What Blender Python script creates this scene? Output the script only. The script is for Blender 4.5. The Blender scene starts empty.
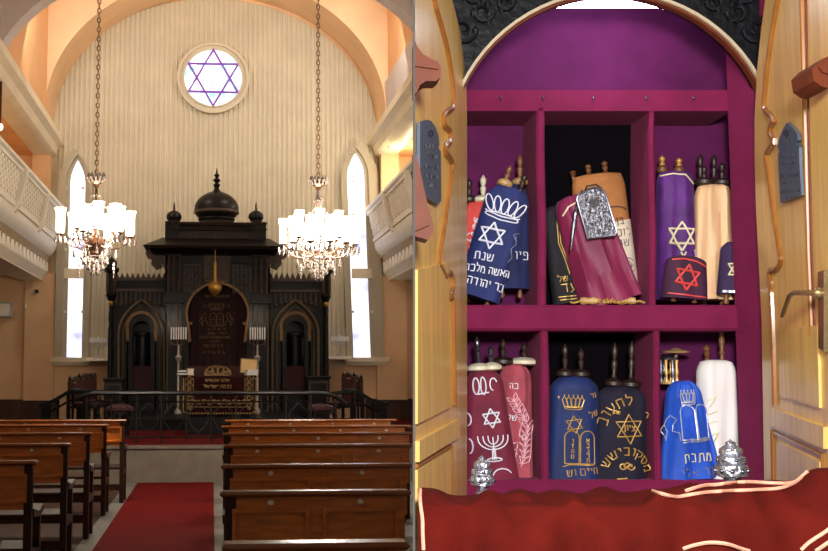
import bpy, bmesh, math, random
from mathutils import Vector, Matrix
random.seed(7)
PI = math.pi
S = bpy.context.scene
COL = S.collection
V = Vector
# ------------------------------------------------------------------ camera
F, PPX, PPY, W0, H0 = 1100.0, 300.0, 275.5, 828, 551
PITCH = math.atan(96.5 / F)
YAW = math.atan(88 / F * math.cos(PITCH))
EYE = V((0, 0, 1.7))
CAMROT = Matrix.Rotation(-YAW, 4, 'Z') @ Matrix.Rotation(PI / 2 + PITCH, 4, 'X')
RROT = Matrix.Rotation(-YAW, 4, 'Z')          # the second room is square to the camera heading
ID = Matrix.Identity(4)
FR = ID
def ray_h(px, py):
    return (CAMROT.to_3x3() @ V(((px - PPX) / F, -(py - PPY) / F, -1)))
def ray_r(px, py):
    return (Matrix.Rotation(PI / 2 + PITCH, 3, 'X') @ V(((px - PPX) / F, -(py - PPY) / F, -1)))
def H(px, py, y):                              # a point of the hall at depth y
    r = ray_h(px, py); return EYE + r * (y / r.y)
def R(px, py, d):                              # a point of the second room at depth d
    r = ray_r(px, py); return EYE + r * (d / r.y)
def plane_hit(px, py, p0, n):                  # second room: pixel onto a standing plane
    r = ray_r(px, py); return EYE + r * ((p0 - EYE).dot(n) / r.dot(n))
cam = bpy.data.cameras.new('camera'); co = bpy.data.objects.new('camera', cam); COL.objects.link(co)
co.matrix_world = Matrix.Translation(EYE) @ CAMROT
cam.sensor_width = 36; cam.lens = F / W0 * 36
cam.shift_x = (W0 / 2 - PPX) / W0; cam.shift_y = 0
cam.clip_end = 200; cam.clip_start = 0.05
S.camera = co
S.view_settings.view_transform = 'Standard'; S.view_settings.look = 'None'
S.view_settings.exposure = 0; S.view_settings.gamma = 1; S.view_settings.use_curve_mapping = False

# ------------------------------------------------------------------ materials
def lin(h):
    if isinstance(h, str):
        h = h.lstrip('#'); h = [int(h[i:i + 2], 16) / 255 for i in (0, 2, 4)]
        return tuple(((c + .055) / 1.055) ** 2.4 if c > .04045 else c / 12.92 for c in h) + (1,)
    return tuple(h) + (1,)
MATS = {}
def mat(name, col, rough=.6, metal=0, var=.12, scale=8, bump=0, bscale=60, sheen=0, coat=0, stretch=None, col2=None, spec=.5, glow=None):
    m = bpy.data.materials.new(name); m.use_nodes = True
    nt = m.node_tree; b = nt.nodes['Principled BSDF']
    b.inputs['Roughness'].default_value = rough; b.inputs['Metallic'].default_value = metal
    b.inputs['Sheen Weight'].default_value = sheen; b.inputs['Coat Weight'].default_value = coat
    b.inputs['Coat Roughness'].default_value = .12; b.inputs['Sheen Roughness'].default_value = .4
    b.inputs['Specular IOR Level'].default_value = spec
    c = lin(col)
    tc = nt.nodes.new('ShaderNodeTexCoord'); mp = nt.nodes.new('ShaderNodeMapping')
    nt.links.new(tc.outputs['Object'], mp.inputs['Vector'])
    if stretch: mp.inputs['Scale'].default_value = stretch
    n = nt.nodes.new('ShaderNodeTexNoise'); n.inputs['Scale'].default_value = scale; n.inputs['Detail'].default_value = 5
    nt.links.new(mp.outputs['Vector'], n.inputs['Vector'])
    rp = nt.nodes.new('ShaderNodeValToRGB'); e = rp.color_ramp.elements
    e[0].position = .3; e[1].position = .7
    lo = lin(col2) if col2 else tuple(x * (1 - var) for x in c[:3]) + (1,)
    e[0].color = lo; e[1].color = c if col2 else tuple(min(1, x * (1 + var)) for x in c[:3]) + (1,)
    nt.links.new(n.outputs['Fac'], rp.inputs['Fac']); nt.links.new(rp.outputs['Color'], b.inputs['Base Color'])
    if sheen: b.inputs['Sheen Tint'].default_value = tuple(min(1, x * 1.5 + .15) for x in c[:3]) + (1,)
    if bump:
        n2 = nt.nodes.new('ShaderNodeTexNoise'); n2.inputs['Scale'].default_value = bscale; n2.inputs['Detail'].default_value = 3
        nt.links.new(mp.outputs['Vector'], n2.inputs['Vector'])
        bp = nt.nodes.new('ShaderNodeBump'); bp.inputs['Strength'].default_value = bump; bp.inputs['Distance'].default_value = .02
        nt.links.new(n2.outputs['Fac'], bp.inputs['Height']); nt.links.new(bp.outputs['Normal'], b.inputs['Normal'])
    if glow:
        b.inputs['Emission Color'].default_value = lin(glow[0]); b.inputs['Emission Strength'].default_value = glow[1]
    MATS[name] = m; return m
def glass_window(name, strength, scale, cols):
    m = bpy.data.materials.new(name); m.use_nodes = True; nt = m.node_tree
    b = nt.nodes['Principled BSDF']; b.inputs['Roughness'].default_value = .2
    tc = nt.nodes.new('ShaderNodeTexCoord'); n = nt.nodes.new('ShaderNodeTexNoise')
    n.inputs['Scale'].default_value = scale; n.inputs['Detail'].default_value = 6
    nt.links.new(tc.outputs['Object'], n.inputs['Vector'])
    rp = nt.nodes.new('ShaderNodeValToRGB'); e = rp.color_ramp.elements
    while len(e) < len(cols): e.new(.5)
    for k, (p, c) in enumerate(cols): e[k].position = p; e[k].color = lin(c)
    nt.links.new(n.outputs['Fac'], rp.inputs['Fac'])
    nt.links.new(rp.outputs['Color'], b.inputs['Emission Color']); nt.links.new(rp.outputs['Color'], b.inputs['Base Color'])
    b.inputs['Emission Strength'].default_value = strength
    MATS[name] = m; return m

# ------------------------------------------------------------------ mesh helpers
WM = {}
class MB:
    def __init__(s): s.v = []; s.f = []
    def add(s, vs, fs):
        o = len(s.v); s.v += [V(p) for p in vs]; s.f += [tuple(i + o for i in f) for f in fs]; return s
    def box(s, x0, x1, y0, y1, z0, z1):
        return s.add([(x0, y0, z0), (x1, y0, z0), (x1, y1, z0), (x0, y1, z0), (x0, y0, z1), (x1, y0, z1), (x1, y1, z1), (x0, y1, z1)],
                     [(0, 3, 2, 1), (4, 5, 6, 7), (0, 1, 5, 4), (1, 2, 6, 5), (2, 3, 7, 6), (3, 0, 4, 7)])
    def bevbox(s, x0, x1, y0, y1, z0, z1, b=.01):
        xs = (x0, x0 + b, x1 - b, x1)
        ring = lambda z, k: [(x0 + k, y0 + k, z), (x1 - k, y0 + k, z), (x1 - k, y1 - k, z), (x0 + k, y1 - k, z)]
        vs = ring(z0, b) + ring(z0 + b, 0) + ring(z1 - b, 0) + ring(z1, b)
        fs = [(3, 2, 1, 0), (12, 13, 14, 15)]
        for r in range(3):
            for i in range(4): fs.append((r * 4 + i, r * 4 + (i + 1) % 4, r * 4 + 4 + (i + 1) % 4, r * 4 + 4 + i))
        return s.add(vs, fs)
    def loft(s, rings, closed=True, caps=True):
        n = len(rings[0]); vs = [p for r in rings for p in r]; fs = []
        for r in range(len(rings) - 1):
            for i in range(n if closed else n - 1):
                j = (i + 1) % n; fs.append((r * n + i, r * n + j, (r + 1) * n + j, (r + 1) * n + i))
        if caps and closed: fs.append(tuple(range(n))[::-1]); fs.append(tuple((len(rings) - 1) * n + i for i in range(n)))
        return s.add(vs, fs)
    def extr(s, poly, off):                      # polygon of 3d points pushed along off
        off = V(off); return s.loft([[V(p) for p in poly], [V(p) + off for p in poly]])
    def prism(s, pts, y0, y1): return s.loft([[(x, y0, z) for x, z in pts], [(x, y1, z) for x, z in pts]])
    def tube(s, pts, r, n=6, closed=False):
        pts = [V(p) for p in pts]; N = len(pts)
        if N < 2: return s
        rs = r if isinstance(r, (list, tuple)) else [r] * N
        rings = []; up = None
        for i in range(N):
            a = pts[(i - 1) % N] if (closed or i) else pts[0]; b = pts[(i + 1) % N] if (closed or i < N - 1) else pts[-1]
            t = (b - a)
            if t.length < 1e-9: t = V((0, 0, 1))
            t.normalize()
            if up is None: up = t.orthogonal().normalized()
            up = up - t * up.dot(t)
            if up.length < 1e-6: up = t.orthogonal()
            up.normalize(); sd = t.cross(up)
            rings.append([pts[i] + (up * math.cos(2 * PI * k / n) + sd * math.sin(2 * PI * k / n)) * rs[i] for k in range(n)])
        if closed: rings.append(rings[0]); return s.loft(rings, caps=False)
        return s.loft(rings)
    def lathe(s, prof, c=(0, 0, 0), n=20, sx=1, sy=1):
        c = V(c)
        return s.loft([[c + V((r * sx * math.cos(2 * PI * k / n), r * sy * math.sin(2 * PI * k / n), z)) for k in range(n)] for r, z in prof])
    def ball(s, c, r, n=10):
        return s.lathe([(max(1e-4, r * math.sin(PI * i / n)), -r * math.cos(PI * i / n)) for i in range(n + 1)], c, n + 2)
    def band(s, a, b, y0, y1, closed=False):     # strip between two xz polylines, y0 front, y1 back
        n = len(a)
        vs = [(x, y0, z) for x, z in a] + [(x, y0, z) for x, z in b] + [(x, y1, z) for x, z in a] + [(x, y1, z) for x, z in b]
        fs = []
        for i in range(n if closed else n - 1):
            j = (i + 1) % n
            fs += [(i, j, n + j, n + i), (2 * n + j, 2 * n + i, 3 * n + i, 3 * n + j), (i, 2 * n + i, 2 * n + j, j), (n + i, n + j, 3 * n + j, 3 * n + i)]
        if not closed: fs += [(0, n, 3 * n, 2 * n), (n - 1, 3 * n - 1, 4 * n - 1, 2 * n - 1)]
        return s.add(vs, fs)
    def moved(s, m): s.v = [m @ p for p in s.v]; return s
    def build(s, name, mt, parent=None, local=False, smooth=35, clip=None, label=None):
        bm = bmesh.new(); vs = [bm.verts.new(p) for p in s.v]
        for f in s.f:
            try: bm.faces.new([vs[i] for i in f])
            except ValueError: pass
        if clip:
            p, n = clip
            bmesh.ops.bisect_plane(bm, geom=bm.verts[:] + bm.edges[:] + bm.faces[:], plane_co=p, plane_no=n, clear_outer=True)
            ed = [e for e in bm.edges if e.is_boundary]
            if ed: bmesh.ops.holes_fill(bm, edges=ed, sides=0)
        bmesh.ops.recalc_face_normals(bm, faces=bm.faces[:])
        if parent is not None and not local: bm.transform(WM[parent.name].inverted() @ FR)
        me = bpy.data.meshes.new(name); bm.to_mesh(me); bm.free()
        me.materials.append(MATS[mt] if isinstance(mt, str) else mt)
        if smooth:
            me.polygons.foreach_set('use_smooth', [True] * len(me.polygons)); me.set_sharp_from_angle(angle=math.radians(smooth))
        o = bpy.data.objects.new(name, me); COL.objects.link(o)
        if parent is not None: o.parent = parent; WM[o.name] = WM[parent.name]
        else: o.matrix_world = FR; WM[o.name] = FR.copy()
        if label: o['label'] = label
        return o
def tag(o, label=None, cat=None, group=None, kind=None):
    if label: o['label'] = label
    if cat: o['category'] = cat
    if group: o['group'] = group
    if kind: o['kind'] = kind
    return o
def thing(name, label, cat, loc=(0, 0, 0), rot=None, group=None):
    o = bpy.data.objects.new(name, None); COL.objects.link(o); o.empty_display_size = .1
    m = FR @ Matrix.Translation(V(loc)) @ (rot or ID); o.matrix_world = m; WM[o.name] = m
    return tag(o, label, cat, group)
KIDS = {}
def copy_tree(o, m=None, parent=None):
    c = o.copy(); COL.objects.link(c)
    if parent: c.parent = parent
    elif m is not None: c.matrix_world = m; WM[c.name] = m
    for k in [x for x in COL.objects if x.parent == o]: copy_tree(k, None, c)
    return c
def struct(o, label=None, cat=None): o['kind'] = 'structure'; return tag(o, label, cat)
def arc(cx, cy, rx, ry, a0, a1, n): return [(cx + rx * math.cos(math.radians(a0 + (a1 - a0) * i / n)), cy - ry * math.sin(math.radians(a0 + (a1 - a0) * i / n))) for i in range(n + 1)]
def smooth_pts(p, n=6):                          # Catmull-Rom
    out = []; q = [p[0]] + list(p) + [p[-1]]
    for i in range(1, len(q) - 2):
        for k in range(n):
            t = k / n
            out.append(tuple(.5 * (2 * q[i][j] + (q[i + 1][j] - q[i - 1][j]) * t + (2 * q[i - 1][j] - 5 * q[i][j] + 4 * q[i + 1][j] - q[i + 2][j]) * t * t + (3 * q[i][j] - q[i - 1][j] - 3 * q[i + 1][j] + q[i + 2][j]) * t ** 3) for j in range(len(p[0]))))
    out.append(tuple(p[-1])); return out

# ------------------------------------------------------------------ embroidery strokes (x right, y up)
HEB = {'א': [[(0, 1), (.8, 0)], [(.8, 1), (.75, .65), (.5, .42)], [(.05, 0), (.1, .4), (.32, .62)]],
 'ב': [[(.05, 1), (.6, 1), (.65, .9), (.65, 0)], [(0, 0), (.8, 0)]], 'ג': [[(.15, 1), (.5, 1), (.5, .4), (.62, 0)], [(.5, .35), (.1, 0)]],
 'ד': [[(0, 1), (.8, 1)], [(.65, 1), (.65, 0)]], 'ה': [[(0, 1), (.7, 1), (.7, 0)], [(.1, .65), (.1, 0)]], 'ו': [[(.05, 1), (.3, 1), (.3, 0)]],
 'ז': [[(0, 1), (.45, 1)], [(.25, 1), (.25, 0)]], 'ח': [[(.1, 0), (.1, 1), (.7, 1), (.7, 0)]], 'ט': [[(.2, 1), (.05, .8), (.05, 0), (.7, 0), (.75, .8), (.6, 1), (.4, .8)]],
 'י': [[(.05, 1), (.3, 1), (.25, .6)]], 'כ': [[(.05, 1), (.6, 1), (.68, .8), (.68, .2), (.6, 0), (.05, 0)]], 'ך': [[(0, 1), (.65, 1), (.65, -.35)]],
 'ל': [[(.1, 1.4), (.1, 1), (.65, 1), (.65, .6), (.3, 0)]], 'מ': [[(0, 0), (.15, .9), (.05, 1)], [(.15, .8), (.4, 1), (.65, .9), (.75, 0), (.4, 0)]],
 'ם': [[(.05, 0), (.05, 1), (.7, 1), (.7, 0), (.05, 0)]], 'נ': [[(.2, 1), (.5, 1), (.5, 0), (.05, 0)]], 'ן': [[(.05, 1), (.3, 1), (.3, -.35)]],
 'ס': [[(0, 1), (.65, 1), (.7, .5), (.5, 0), (.25, 0), (.08, .5), (.12, 1)]], 'ע': [[(.1, 1), (.3, .3)], [(.7, 1), (.65, .4), (0, -.1)]],
 'פ': [[(.35, .55), (.15, .6), (.1, 1), (.6, 1), (.68, .8), (.68, 0), (.05, 0)]], 'צ': [[(.05, 1), (.7, .1), (.7, 0), (.05, 0)], [(.7, 1), (.6, .6), (.4, .5)]],
 'ק': [[(0, 1), (.7, 1), (.7, .5), (.4, .2)], [(.1, .6), (.1, -.35)]], 'ר': [[(0, 1), (.55, 1), (.65, .85), (.65, 0)]],
 'ש': [[(.05, 1), (.15, 0), (.75, 0), (.9, 1)], [(.12, .3), (.4, .5), (.45, 1)]], 'ת': [[(0, 0), (.15, 0), (.15, 1), (.7, 1), (.75, 0)]], "'": [[(.1, 1), (.2, .7)]]}
def dense(l, step):
    out = [l[0]]
    for a, b in zip(l, l[1:]):
        n = max(1, int(math.hypot(b[0] - a[0], b[1] - a[1]) / step))
        out += [(a[0] + (b[0] - a[0]) * i / n, a[1] + (b[1] - a[1]) * i / n) for i in range(1, n + 1)]
    return out
def heb(t, cx, cy, h, rot=0, wf=1.0, radius=None, vert=False):
    """Hebrew lettering, read from the right, centred on cx,cy (baseline); radius bends it into an arc."""
    adv = [(.45 if ch == ' ' else max(p[0] for l in HEB[ch] for p in l) + .28) * h * wf for ch in t]
    tot = sum(adv); out = []; x = tot / 2; y = 0
    ca, sa = math.cos(math.radians(rot)), math.sin(math.radians(rot))
    for ch, a in zip(t, adv):
        if ch != ' ':
            wch = a - .28 * h * wf
            for l in HEB[ch]:
                q = []
                for px, py in l:
                    X = x - wch + px * h * wf; Y = py * h
                    if vert: X = px * h * wf - wch / 2; Y = py * h + y
                    if radius:
                        th = X / abs(radius); rr = abs(radius) + (Y if radius > 0 else -Y)
                        X, Y = rr * math.sin(th), (rr * math.cos(th) - abs(radius)) * (1 if radius > 0 else -1)
                    q.append((cx + X * ca - Y * sa, cy + X * sa + Y * ca))
                out.append(q)
        x -= a; y -= h * 1.35
    return out
def tri_star(cx, cy, r, rot=0):
    o = []
    for k in (90, 270):
        p = [(cx + r * math.cos(math.radians(k + 120 * i + rot)), cy + r * math.sin(math.radians(k + 120 * i + rot))) for i in range(4)]
        o.append(p)
    return o
def oval(cx, cy, rx, ry, a0=0, a1=360, n=16): return [(cx + rx * math.cos(math.radians(a0 + (a1 - a0) * i / n)), cy + ry * math.sin(math.radians(a0 + (a1 - a0) * i / n))) for i in range(n + 1)]
def crown(cx, cy, w, h):
    o = [oval(cx, cy, w * .42, h * .12), oval(cx, cy + h * .16, w * .44, h * .12, 180, 360)]
    for k in (-.8, -.4, 0, .4, .8):
        x0 = cx + k * w * .4; x1 = cx + k * w * .52
        o.append([(x0 - w * .09, cy + h * .1), (x1 - w * .11, cy + h * .6), (x1, cy + h * .85), (x1 + w * .11, cy + h * .6), (x0 + w * .09, cy + h * .1)])
        o.append([(x1, cy + h * .85), (x1, cy + h)])
    return o
def tablets(cx, cy, w, h):
    o = []
    for s in (-1, 1):
        x = cx + s * w * .25
        o.append([(x - w * .23, cy)] + [(x + w * .23 * math.cos(math.radians(180 - a)), cy + h - w * .23 + w * .23 * math.sin(math.radians(a))) for a in range(0, 181, 20)] + [(x + w * .23, cy), (x - w * .23, cy)])
    return o
def menorah_strokes(cx, cy, w, h):
    o = [[(cx, cy), (cx, cy + h)], oval(cx, cy, w * .25, h * .08), [(cx - w * .06, cy), (cx - w * .04, cy + h * .5)], [(cx + w * .06, cy), (cx + w * .04, cy + h * .5)]]
    for k in (1, 2, 3):
        o.append([(cx + w * .5 * k / 3 * math.cos(math.radians(a)), cy + h * .45 + h * .5 * (1 + .02 * k) * (1 - abs(math.sin(math.radians(a))) * k / 3.0 * 0.98) * 1.0) if False else (cx + w * .5 * k / 3 * math.cos(math.radians(a)), cy + h * .95 + h * (.15 + .12 * k) * math.sin(math.radians(a))) for a in range(180, 361, 15)])
        for s in (-1, 1): o.append([(cx + s * w * .5 * k / 3, cy + h * .95), (cx + s * w * .5 * k / 3, cy + h * 1.06)])
    return o
def lion(cx, cy, s, h):
    P = [(0, 0), (.1, .35), (-.05, .6), (.1, .8), (.3, .95), (.5, .8), (.35, .6), (.3, .35), (.55, .3), (.6, 0)]
    return [[(cx + s * (x - .3) * h * .7, cy + y * h) for x, y in P], [(cx - s * .2 * h, cy + .1 * h), (cx - s * .4 * h, cy + .4 * h), (cx - s * .25 * h, cy + .6 * h)]]
def leafy(x0, y0, x1, y1, n, ln):
    o = [[(x0, y0), (x1, y1)]]; dx, dy = x1 - x0, y1 - y0; L = math.hypot(dx, dy); ux, uy = dx / L, dy / L
    for i in range(n):
        t = (i + .5) / n; bx, by = x0 + dx * t, y0 + dy * t
        for s in (-1, 1):
            px, py = bx + ux * ln * .8 - s * uy * ln * .6, by + uy * ln * .8 + s * ux * ln * .6
            mx, my = bx + ux * ln * .3 - s * uy * ln * .55, by + uy * ln * .3 + s * ux * ln * .55
            o.append([(bx, by), (mx, my), (px, py), (bx + ux * ln * .5 - s * uy * ln * .2, by + uy * ln * .5 + s * ux * ln * .2), (bx, by)])
    return o
def scrollwork(cx, cy, w, n, r):
    o = []
    for i in range(n):
        x = cx - w / 2 + w * (i + .5) / n; s = 1 if i % 2 else -1
        o.append([(x + r * (1 - a / 520) * math.cos(math.radians(a)), cy + s * r * (1 - a / 520) * math.sin(math.radians(a))) for a in range(0, 420, 40)])
    return o
# ------------------------------------------------------------------ palette
mat('cream_boards', '#d9ceb2', .55, var=.06, scale=1.5)
mat('cream_paint', '#eee0bf', .5, var=.05, scale=2)
mat('peach_paint', '#efc596', .7, var=.08, scale=1.2)
mat('orange_paint', '#ecb47c', .7, var=.08, scale=1)
mat('lavender_paint', '#d6c8c0', .6, var=.05, scale=1)
mat('window_paint', '#bdb197', .5, var=.05)
mat('white_paint', '#fcf3de', .4, var=.04, scale=3)
mat('ornament_tan', '#a88d5e', .5, var=.3, scale=14, bump=.5, bscale=30)
mat('ark_wood', '#0b0706', .45, var=.3, scale=9, spec=.22, coat=.06, bump=.1, bscale=40)
mat('ark_carved_lit', '#43342a', .4, spec=.35, var=.45, scale=22, bump=.8, bscale=26)  # lighter than the plain ark wood: light caught on carved edges put into colour
mat('gold_trim', '#70502a', .42, metal=.5, var=.25, scale=18)
mat('bright_gold', '#c89a4a', .3, metal=.7, var=.2, scale=20)
mat('old_gold', '#7d6238', .5, metal=.3, var=.3, scale=25)
mat('dim_gold', '#6b5432', .55, metal=.2, var=.35, scale=25)
mat('dark_curtain', '#2b0d12', .85, var=.25, scale=5, sheen=.1)
mat('seat_red', '#3a0d10', .8, var=.2, scale=9, sheen=.3)
mat('desk_cloth', '#260807', .9, var=.25, scale=6, spec=.15)
mat('pew_wood', '#bd6a24', .3, var=.3, scale=5, coat=.25, stretch=(1, 6, 6), bump=.06, bscale=20)
mat('pew_top', '#7a4218', .24, var=.25, scale=5, stretch=(1, 6, 6))
mat('pew_dark', '#321a0c', .6, var=.3, scale=6, spec=.25)
mat('brass_plate', '#e0d6bd', .3, metal=.4, var=.1)
mat('wainscot_wood', '#4a2615', .45, var=.3, scale=4, stretch=(1, 1, .3))
mat('carpet_red', '#540504', .95, var=.12, scale=30, bump=.3, bscale=220, spec=.1)
mat('stone', '#6f6558', .8, var=.16, scale=5, bump=.2, bscale=30)
mat('tile_floor', '#696862', .4, var=.12, scale=3)
mat('rail_black', '#060608', .3, var=.2, scale=6, spec=.22)
mat('iron_black', '#121113', .4, var=.2)
mat('chain_brown', '#9a7654', .5, metal=.3, var=.3, scale=40)
mat('antique_brass', '#4a3020', .3, metal=.8, var=.25, scale=30)
mat('crystal', '#7d7068', .1, var=.15, scale=40, coat=1, spec=1)
mat('shade_glow', '#fff4e2', .4, var=.02, glow=('#ffeccb', 3))
mat('bulb_glow', '#fff4e2', .4, var=.02, glow=('#fff0d4', 6))
mat('candle_white', '#ffffff', .6, var=.05)
mat('silver_grey', '#b0aaa2', .4, metal=.3, var=.2)
mat('paper_yellow', '#d8b77c', .7, var=.06)
mat('paper_white', '#dcd8d2', .7, var=.05)
mat('book_dark', '#4d4a42', .7, var=.15)
mat('grey_plastic', '#b9b2a6', .5, var=.05)
mat('partition_white', '#ffffff', .6, var=.04, glow=('#d9d2cc', .0))
mat('purple_bar', '#6b3f86', .5, var=.3, scale=6, glow=('#9a55c0', .45))
glass_window('window_glass', 1.25, 2.4, [(.25, '#8f98f0'), (.42, '#d6dcff'), (.6, '#ffffff'), (.8, '#f4e6ff')])
glass_window('rose_glass', 1.15, 4.5, [(.28, '#6fb9d8'), (.44, '#bfe9f2'), (.55, '#ffffff'), (.8, '#fff4ff')])

# ------------------------------------------------------------------ hall (left picture)
FR = ID
YB = 27.0
def HP(pts, y): return [(lambda q: (q.x, q.z))(H(a, b, y)) for a, b in pts]
def HX(px, y, py=372): return H(px, py, y).x
def HZ(py, y, px=212): return H(px, py, y).z
# the white partition standing between the two rooms, seen edge on
r1, r2 = ray_h(414.0, 0), ray_h(414.0, H0)
DN = r1.cross(r2).normalized()
if DN.x < 0: DN = -DN
CLIP = (EYE - DN * .012, DN)
def onpart(y, z):                                # x on the partition plane
    return EYE.x - (DN.y * (y - EYE.y) + DN.z * (z - EYE.z)) / DN.x
hw = .00105
m = MB(); ring = []
for y in (.45, 28.0):
    r_ = []
    for z in (0, 11.6):
        x = onpart(y, z); r_.append((x, z))
    (xa, za), (xb, zb) = r_
    h_ = hw * y; ring.append([(xa - h_, y, za), (xa + h_, y, za), (xb + h_, y, zb), (xb - h_, y, zb)])
struct(m.loft(ring).build('wall_partition', 'partition_white', smooth=0), 'thin white partition wall between the hall and the scroll cabinet room', 'wall')

SX = HX(54, YB)
floor = MB().box(-9.5, 5.4, -2, YB + .3, -.1, 0).build('floor', 'tile_floor', smooth=0, clip=CLIP); struct(floor, 'pale grey tiled hall floor under the wooden pews', 'floor')
struct(MB().box(-9.4, -1.3, 1, 17.1, -.05, .004).build('floor_left', 'pew_dark', smooth=0), 'dark sheet on the floor standing for the shade under the left pews', 'floor')  # added dark sheet, the shade under the pews put into its colour
# back wall
m = MB().box(-9.5, 6.0, YB, YB + .3, 0, 12)
struct(m.build('wall_back', 'peach_paint', smooth=0, clip=(EYE - DN * .012, DN)), 'peach painted end wall behind the black wooden ark', 'wall')
# vertical boarding under the arch, one mesh of boards
acx, acy = H(215, 128, YB).x, HZ(128, YB); aa = 161 * YB / F; ab = 131 * YB / F
pitch = .122; wins = []
zbot = HZ(361, YB)
m = MB(); x = HX(54, YB); xe = HX(383, YB)
m.prism([(x, zbot)] + [(acx + aa * 1.02 * math.cos(math.radians(a)), acy + ab * 1.02 * math.sin(math.radians(a))) for a in range(180, -1, -6)] + [(xe, zbot)], YB - .03, YB + .01)
def atop(xx):
    t = 1 - ((xx - acx) / (aa * 1.02)) ** 2
    return acy + ab * 1.02 * math.sqrt(t) if t > 0 else acy
while x < xe:
    m.add([(x, YB - .03, zbot), (x + .03, YB - .065, zbot), (x + .075, YB - .065, zbot), (x + .098, YB - .03, zbot),
           (x, YB - .03, atop(x)), (x + .03, YB - .065, atop(x + .03)), (x + .075, YB - .065, atop(x + .075)), (x + .098, YB - .03, atop(x + .098))],
          [(0, 1, 5, 4), (1, 2, 6, 5), (2, 3, 7, 6), (4, 5, 6, 7)])
    x += pitch
struct(m.build('wall_boarding', 'cream_boards', smooth=0), 'cream vertical boards covering the arched end wall', 'wall')
struct(MB().box(HX(54, YB), HX(383, YB), YB - .09, YB, HZ(366, YB), HZ(360, YB)).build('trim_0', 'cream_paint'), 'cream ledge closing the foot of the boards', 'trim')
# wainscot
m = MB()
for a, b in ((-9.4, HX(60, YB)), (HX(365, YB), 5.2)):
    m.box(a, b, YB - .04, YB, 0, HZ(400, YB)); m.box(a, b, YB - .08, YB, HZ(402, YB), HZ(399, YB))
    x = a
    while x < b - .9: m.band([(x + .1, .3), (x + .9, .3), (x + .9, .9), (x + .1, .9)], [(x + .16, .36), (x + .84, .36), (x + .84, .84), (x + .16, .84)], YB - .06, YB - .03, closed=True); x += .9
struct(m.build('baseboard_back', 'wainscot_wood', smooth=0, clip=CLIP), 'dark brown panelled wainscot along the end wall', 'wainscot')
struct(MB().box(-9.6, -9.4, -2, YB, 0, 12).build('wall_left', 'peach_paint', smooth=0), 'peach side wall of the left aisle', 'wall')

# vault, chancel arch, side walls above the cornices
YC = 25.5; k = YB / YC
def ell(cx, cy, a, b, y, a0=180, a1=0, n=48): return HP(arc(cx, cy, a, b, a0, a1, n), y)
A1 = ell(215, 128, 161, 131, YB); A2 = [(q[0], q[1]) for q in ell(212 + 3 * k, 372 - 244 * k, 161 * k, 131 * k, YC)]
A2o = [(x_, z_) for x_, z_ in A2]
m = MB()
n = len(A2); top = HZ(-60, YC)
out = [(min(max(x_, HX(41, YC)), HX(390, YC)), z_) for x_, z_ in [(p[0] * 1.9 if abs(p[0]) > 3.4 else p[0], 12.0 if 4 < i < n - 5 else p[1]) for i, p in enumerate(A2)]]
out = [(HX(40, YC) if i < n // 2 else HX(391, YC), 7.0) if i in (0, n - 1) else ((HX(40, YC) if i < n // 2 else HX(391, YC)), min(12, 7 + 5 * min(i, n - 1 - i) / 6)) if min(i, n - 1 - i) < 7 else (HX(40, YC) + (HX(391, YC) - HX(40, YC)) * (i - 7) / (n - 15), 12.0) for i in range(n)]
m.band(A2, out, YC, YC + .12)
m.loft([[(x_, YC, z_) for x_, z_ in A2], [(x_, YB, z_) for x_, z_ in A1]], closed=False, caps=False)
struct(m.build('wall_arch', 'peach_paint', clip=CLIP), 'peach arch framing the boarded end wall', 'wall')
YN = 20.5
for nm, px in (('wall_lunette_left', 41), ('wall_lunette_right', 390)):
    X = HX(px, YC); s = -1 if px < 212 else 1
    struct(MB().box(min(X, X + s * .1), max(X, X + s * .1), YN, YC + .1, HZ(125, YC) - .3, 12).build(nm, 'orange_paint', smooth=0, clip=CLIP), 'orange wall above the cornice beside the arch', 'wall')
E = ell(216, 100, 224, 142, YN, 190, -10, 56); n = len(E)
Eo = [(min(max(x_ * 1.35, -6.5), 6.5), z_ + 3.2 * math.sin(PI * i / (n - 1)) + .05) for i, (x_, z_) in enumerate(E)]
struct(MB().band(E, Eo, YN - .45, YN).build('wall_cross_arch', 'lavender_paint', clip=CLIP), 'pale grey arch crossing the hall in front of the altar end', 'wall')
struct(MB().box(-9.5, 5.6, 6, YB + .3, 12, 12.2).build('ceiling', 'peach_paint', smooth=0, clip=CLIP), 'high peach ceiling of the hall', 'ceiling')
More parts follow.
